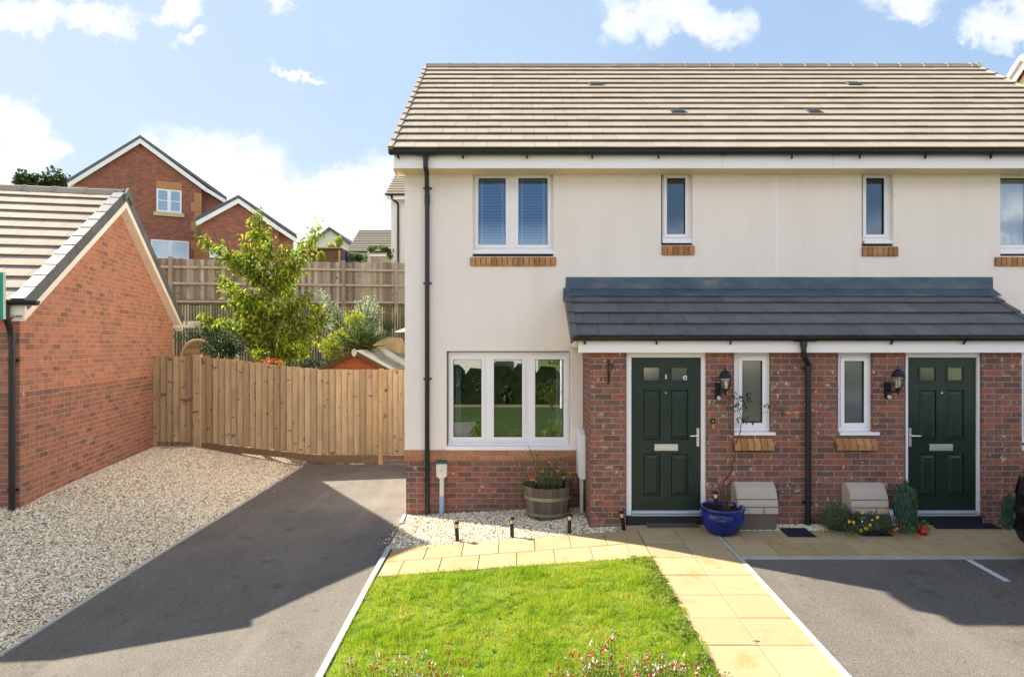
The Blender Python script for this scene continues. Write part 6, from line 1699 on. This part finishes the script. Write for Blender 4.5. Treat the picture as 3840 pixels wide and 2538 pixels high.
# salvia bushes at the front edge of the lawn
def salvia(xc, yc, rx, label, nst, tops):
    z0 = G(xc, yc); o = E('salvia_bush', (xc, yc, z0), label, 'flowering shrub', 'red and white salvias along the front of the lawn')
    st, lf, fr, fw = MB(), MB(), MB(), MB()
    for i in range(nst):
        u = rnd.uniform(-1, 1); px = xc+rx*u; py = yc+rnd.uniform(-.22, .22)
        if tops and i < len(tops):
            tpx, tpy = tops[i]; e = P3(tpx, tpy, py)
        else:
            h = (.335+.05*rnd.random())*(1-.30*u*u)*(.62+.45*rnd.random()); e = Vector((px, py, z0+h))
        a = Vector((xc+(e.x-xc)*.72, yc+(py-yc)*.6, z0)); m_ = a.lerp(e, .5)+rdir()*.02
        st.tube([a, m_, e], [.0028, .0022, .001], 4, caps=False)
        for k in range(44):
            s_ = rnd.random(); p = (a.lerp(m_, s_*2) if s_ < .5 else m_.lerp(e, s_*2-1)); lf.leaf(p+rdir()*.03, rdir()+Vector((0, 0, .3)), rnd.uniform(.014, .028), rnd.uniform(.009, .014))
        for k in range(rnd.randint(1, 3)):
            p = e+Vector((rnd.gauss(0, .022), rnd.gauss(0, .022), -rnd.random()*.05)); a_ = rnd.random()*6.28
            kind = rnd.random(); d = Vector((math.cos(a_), math.sin(a_)*.6, -.2))
            if kind < .38: tgt = (fr, fr)
            elif kind < .62: tgt = (fw, fw)
            else: tgt = (fw, fr)
            tgt[0].leaf(p, d*.6+Vector((0, 0, .6)), .016, .013, None, .2, .1)
            tgt[0].leaf(p+Vector((.002, 0, .002)), d*.4+Vector((0, 0, .8)), .014, .012, None, .2, .1)
            for q in range(3): tgt[1].leaf(p+Vector((0, 0, -.004)), d+rdir()*.5+Vector((0, 0, -.6)), .018, .013, None, .2, .2)
    st.build('stem', 'stem_green', o); lf.build('foliage', 'leaf_weed', o, kind='stuff')
    fr.build('red_blossoms', 'petal_red', o, kind='stuff'); fw.build('white_blossoms', 'petal_white', o, kind='stuff')
salvia(-.88, 4.32, .50, 'left salvia bush with red and white flowers beside the drive edge', 140, [(1318, 2464), (1537, 2462), (1578, 2438), (1689, 2420), (1690, 2435), (1494, 2455), (1600, 2470), (1628, 2470), (1715, 2462), (1740, 2465)])
salvia(.72, 4.32, .52, 'middle salvia bush with red and white flowers in front of the lawn', 165, [(2303, 2350), (2226, 2382), (2290, 2392), (2282, 2400), (2168, 2418), (2408, 2416), (2250, 2432), (2285, 2440), (2225, 2445), (2410, 2450), (2420, 2452), (2180, 2440), (2380, 2465)])
salvia(1.36, 4.20, .13, 'small salvia bush with red and white flowers at the corner by the slab path', 26, [(2570, 2442), (2540, 2475), (2670, 2520), (2640, 2530), (2472, 2495)])

# ------------------------------------------------------------------ the black car in the right bay
def car():
    cx, cy = 6.29, 5.02; zg = -.15
    o = E('parked_car', (cx, cy, zg), 'black car with red rear lights parked at the right edge', 'car')
    # levels: z, half width, rear y, front y, corner radius
    lv = [(.20, .80, 1.90, -2.05, .25), (.30, .86, 2.06, -2.14, .28), (.42, .885, 2.13, -2.18, .30), (.60, .89, 2.14, -2.18, .30), (.66, .885, 2.10, -2.16, .28), (.80, .895, 2.07, -2.12, .27), (.95, .885, 2.03, -2.05, .26),
          (1.02, .87, 2.00, -1.95, .26), (1.05, .85, 1.985, -1.05, .25), (1.12, .82, 1.95, -.92, .24), (1.45, .66, 1.72, -.35, .22), (1.54, .58, 1.60, -.15, .22), (1.57, .40, 1.35, .10, .20)]
    def ring(hw, yr, yf, r_, z, n=6):
        p = []
        for (sx, yc, a0) in ((1, yr, 0), (-1, yr, 90), (-1, yf, 180), (1, yf, 270)):
            ccx = sx*(hw-r_); ccy = yc-r_ if yc == yr else yc+r_
            for k in range(n+1):
                a = R(a0+90*k/n); p.append((cx+ccx+r_*math.cos(a), cy+ccy+r_*math.sin(a), zg+z))
        return p
    b = MB(); rings = [ring(l[1], l[2], l[3], l[4], l[0]) for l in lv]; n = len(rings[0])
    vs = [q for r_ in rings for q in r_]; fs = []
    for i in range(len(rings)-1):
        for k in range(n): fs.append((i*n+k, i*n+(k+1) % n, (i+1)*n+(k+1) % n, (i+1)*n+k))
    fs += [tuple(range(n-1, -1, -1)), tuple(range((len(rings)-1)*n, len(rings)*n))]
    b.add(vs, fs, .5); b.build('body', 'car', o, smooth=False, bevel=.012)
    b = MB()          # lower bumpers and sills
    r2 = [ring(l[1]+.008, l[2]+.008, l[3]-.008, l[4], l[0]-.01) for l in lv[:3]]; n = len(r2[0])
    b.add([q for r_ in r2 for q in r_], [(i*n+k, i*n+(k+1) % n, (i+1)*n+(k+1) % n, (i+1)*n+k) for i in range(2) for k in range(n)], .5); b.build('bumper', 'trim', o)
    def glass(y0a, y1a, y0b, y1b, sx):
        g = MB(); x0 = cx+sx*(.815+.006); x1 = cx+sx*(.675+.006)
        v = [(x0, cy+y0a, zg+1.125), (x0, cy+y1a, zg+1.125), (x1, cy+y1b, zg+1.435), (x1, cy+y0b, zg+1.435)]
        w = [(p[0]-sx*.012, p[1], p[2]) for p in v]; g.hexa(v+w); g.build('side_window', 'carglass', o)
    for sx in (-1, 1): glass(-.62, .32, -.20, .32, sx); glass(.40, 1.55, .40, 1.35, sx)
    g = MB(); v = [(cx-.66, cy+1.962, zg+1.12), (cx+.66, cy+1.962, zg+1.12), (cx+.50, cy+1.735, zg+1.44), (cx-.50, cy+1.735, zg+1.44)]; g.hexa(v+[(p[0], p[1]-.02, p[2]) for p in v]); g.build('rear_window', 'carglass', o)
    g = MB(); v = [(cx-.68, cy-.925, zg+1.12), (cx+.68, cy-.925, zg+1.12), (cx+.52, cy-.36, zg+1.44), (cx-.52, cy-.36, zg+1.44)]; g.hexa(v+[(p[0], p[1]+.02, p[2]) for p in v]); g.build('windscreen', 'carglass', o)
    for sx in (-1, 1):
        g = MB(); pa = []
        for z_ in (.76, .82, .90, .96):
            hw = interp(z_, [(l[0], l[1]) for l in lv]); yr = interp(z_, [(l[0], l[2]) for l in lv]); r_ = .27
            row = []
            for a in range(30, 100, 10):
                an = R(a) if sx > 0 else R(180-a)
                row.append((cx+sx*(hw-r_)+(r_+.012)*math.cos(an), cy+yr-r_+(r_+.012)*math.sin(an), zg+z_))
            pa.append(row)
        m_ = len(pa[0]); g.add([q for r_ in pa for q in r_], [(i*m_+k, i*m_+k+1, (i+1)*m_+k+1, (i+1)*m_+k) for i in range(3) for k in range(m_-1)], .5); g.build('tail_light', 'taillight', o)
        g = MB(); g.box(cx+sx*.60-.16, cx+sx*.60+.16, cy-2.17, cy-2.10, zg+.68, zg+.82); g.build('headlight', 'glass_frost', o, bevel=.02)
        g = MB(); g.box(cx+sx*.90-.04, cx+sx*.90+.09*(1 if sx > 0 else 1)-.04, cy-.75, cy-.60, zg+1.02, zg+1.14); g.build('wing_mirror', 'car', o, bevel=.02)
        for yy in (1.32, -1.32):
            g = MB(); g.T = Matrix.Translation((cx+sx*.80, cy+yy, zg+.32)) @ Matrix.Rotation(R(90), 4, 'Y')
            g.lathe([(.19, -.105), (.30, -.10), (.325, -.06), (.325, .06), (.30, .10), (.19, .105), (.19, -.105)], (0, 0, 0), 28); tw = g.build('wheel', 'tyre', o)
            g = MB(); g.T = Matrix.Translation((cx+sx*.80, cy+yy, zg+.32)) @ Matrix.Rotation(R(90), 4, 'Y'); g.lathe([(0, -.08), (.19, -.085), (.19, .085), (0, .08)], (0, 0, 0), 20); g.build('rim', 'steel', tw)
    g = MB(); g.box(cx-.26, cx+.26, cy+2.141, cy+2.15, zg+.50, zg+.61); g.build('number_plate', 'amber', o)
car()

# ------------------------------------------------------------------ across the street (seen only in the windows)
def street_side():
    for i, (x, w, d, mat) in enumerate(((-16, 8.5, 0, 'cream_far'), (-3.0, 9.0, 1, 'cream_far'), (13, 9.0, 0, 'cream_far'))):
        y = -24-d; z0 = -1.0
        o = E('terraced_house', (x, y, z0), ('pale house across the street, left of the trio', 'pale house across the street, middle of the trio', 'pale house across the street, right of the trio')[i], 'house', 'houses across the street')
        b = MB(); b.prism([(y-8, z0-.5), (y, z0-.5), (y, z0+5), (y-4, z0+8), (y-8, z0+5)], 'x', x-w/2, x+w/2); b.build('wall', mat, o)
        b = MB(); b.hexa([(x-w/2-.2, y+.3, z0+4.8), (x+w/2+.2, y+.3, z0+4.8), (x+w/2+.2, y-4, z0+8.0), (x-w/2-.2, y-4, z0+8.0), (x-w/2-.2, y+.3, z0+4.95), (x+w/2+.2, y+.3, z0+4.95), (x+w/2+.2, y-4, z0+8.2), (x-w/2-.2, y-4, z0+8.2)]); b.build('roof', 'tile_grey', o)
        for xx in (-2.6, 2.2):
            for zz in (1.0, 3.4): b = MB(); b.box(x+xx-.6, x+xx+.6, y+.005, y+.05, z0+zz, z0+zz+1.1); b.build('window', 'house_glass', o)
    for i, (x, y, r_) in enumerate(((-9.5, -17, 1.9), (3.2, -16, 1.6), (7.5, -17.5, 2.1), (-21, -18, 2.2))):
        o = E('street_tree', (x, y, -.9), ('street tree', 'small street tree', 'broad street tree', 'far street tree')[i]+' with dark rounded crown across the road', 'tree', 'trees across the street')
        b = MB(); foliage(b, (x, y, 1.6+r_*.5), (r_, r_, r_*1.1), 1500, .20, .12, 14, .3); b.build('crown', 'leaf_dark', o)
        b = MB(); b.tube([(x, y, -.95), (x, y, 1.6+r_*.5)], [.13, .06], 8); b.build('trunk', 'bark', o)
    for i, (x, y, r_) in enumerate(((-.9, 1.6, .42), (.1, 1.9, .38), (1.0, 1.5, .45), (-3.0, -7.5, .8), (1.5, -8.2, .7))):
        bush('verge_shrub', (x, y, -.45+r_*.9), (r_, r_*.6, r_*.85), 700, .06, .03, 'leaf_weed', ('first', 'second', 'third', 'fourth', 'fifth')[i]+' low green shrub on the verge behind the viewer', 'shrub', 8, group='shrubs on the verge', base=-.5)
    for i, (x, lb) in enumerate(((-3.4, 'white lamp post across the street, left one'), (2.1, 'white lamp post across the street, right one'))):
        o = E('lamp_post', (x, -11.2, -.75), lb, 'lamp post'); b = MB(); b.tube([(x, -11.2, -.75), (x, -11.2, 5.2), (x+.6, -11.2, 5.4)], .06, 8); b.build('pole', 'white', o); b = MB(); b.box(x+.5, x+1.0, -11.3, -11.1, 5.36, 5.46); b.build('lamp_head', 'offwhite', o)
    o = E('street_hedge', (0, -14, -.9), 'long dark hedge along the far side of the path', 'hedge')
    b = MB()
    for k in range(34): foliage(b, (-20+k*1.2, -14, .0), (.85, .5, 1.05), 300, .18, .11, 5, .3)
    b.build('foliage', 'leaf_mid', o)
    b = MB()
    for k in range(34):
        x = -20+k*1.2; h = 1.15+.5*mn.noise(Vector((k*.7, 0, 0)))
        b.prism([(x-.65, -1), (x+.65, -1), (x+.6, h-.3), (x+.3, h), (x-.3, h+.05), (x-.6, h-.35)], 'y', -14.35, -13.65-.2*mn.noise(Vector((k*1.3, 4, 0))))
    b.build('hedge_core', 'hedge_core', o)
street_side()
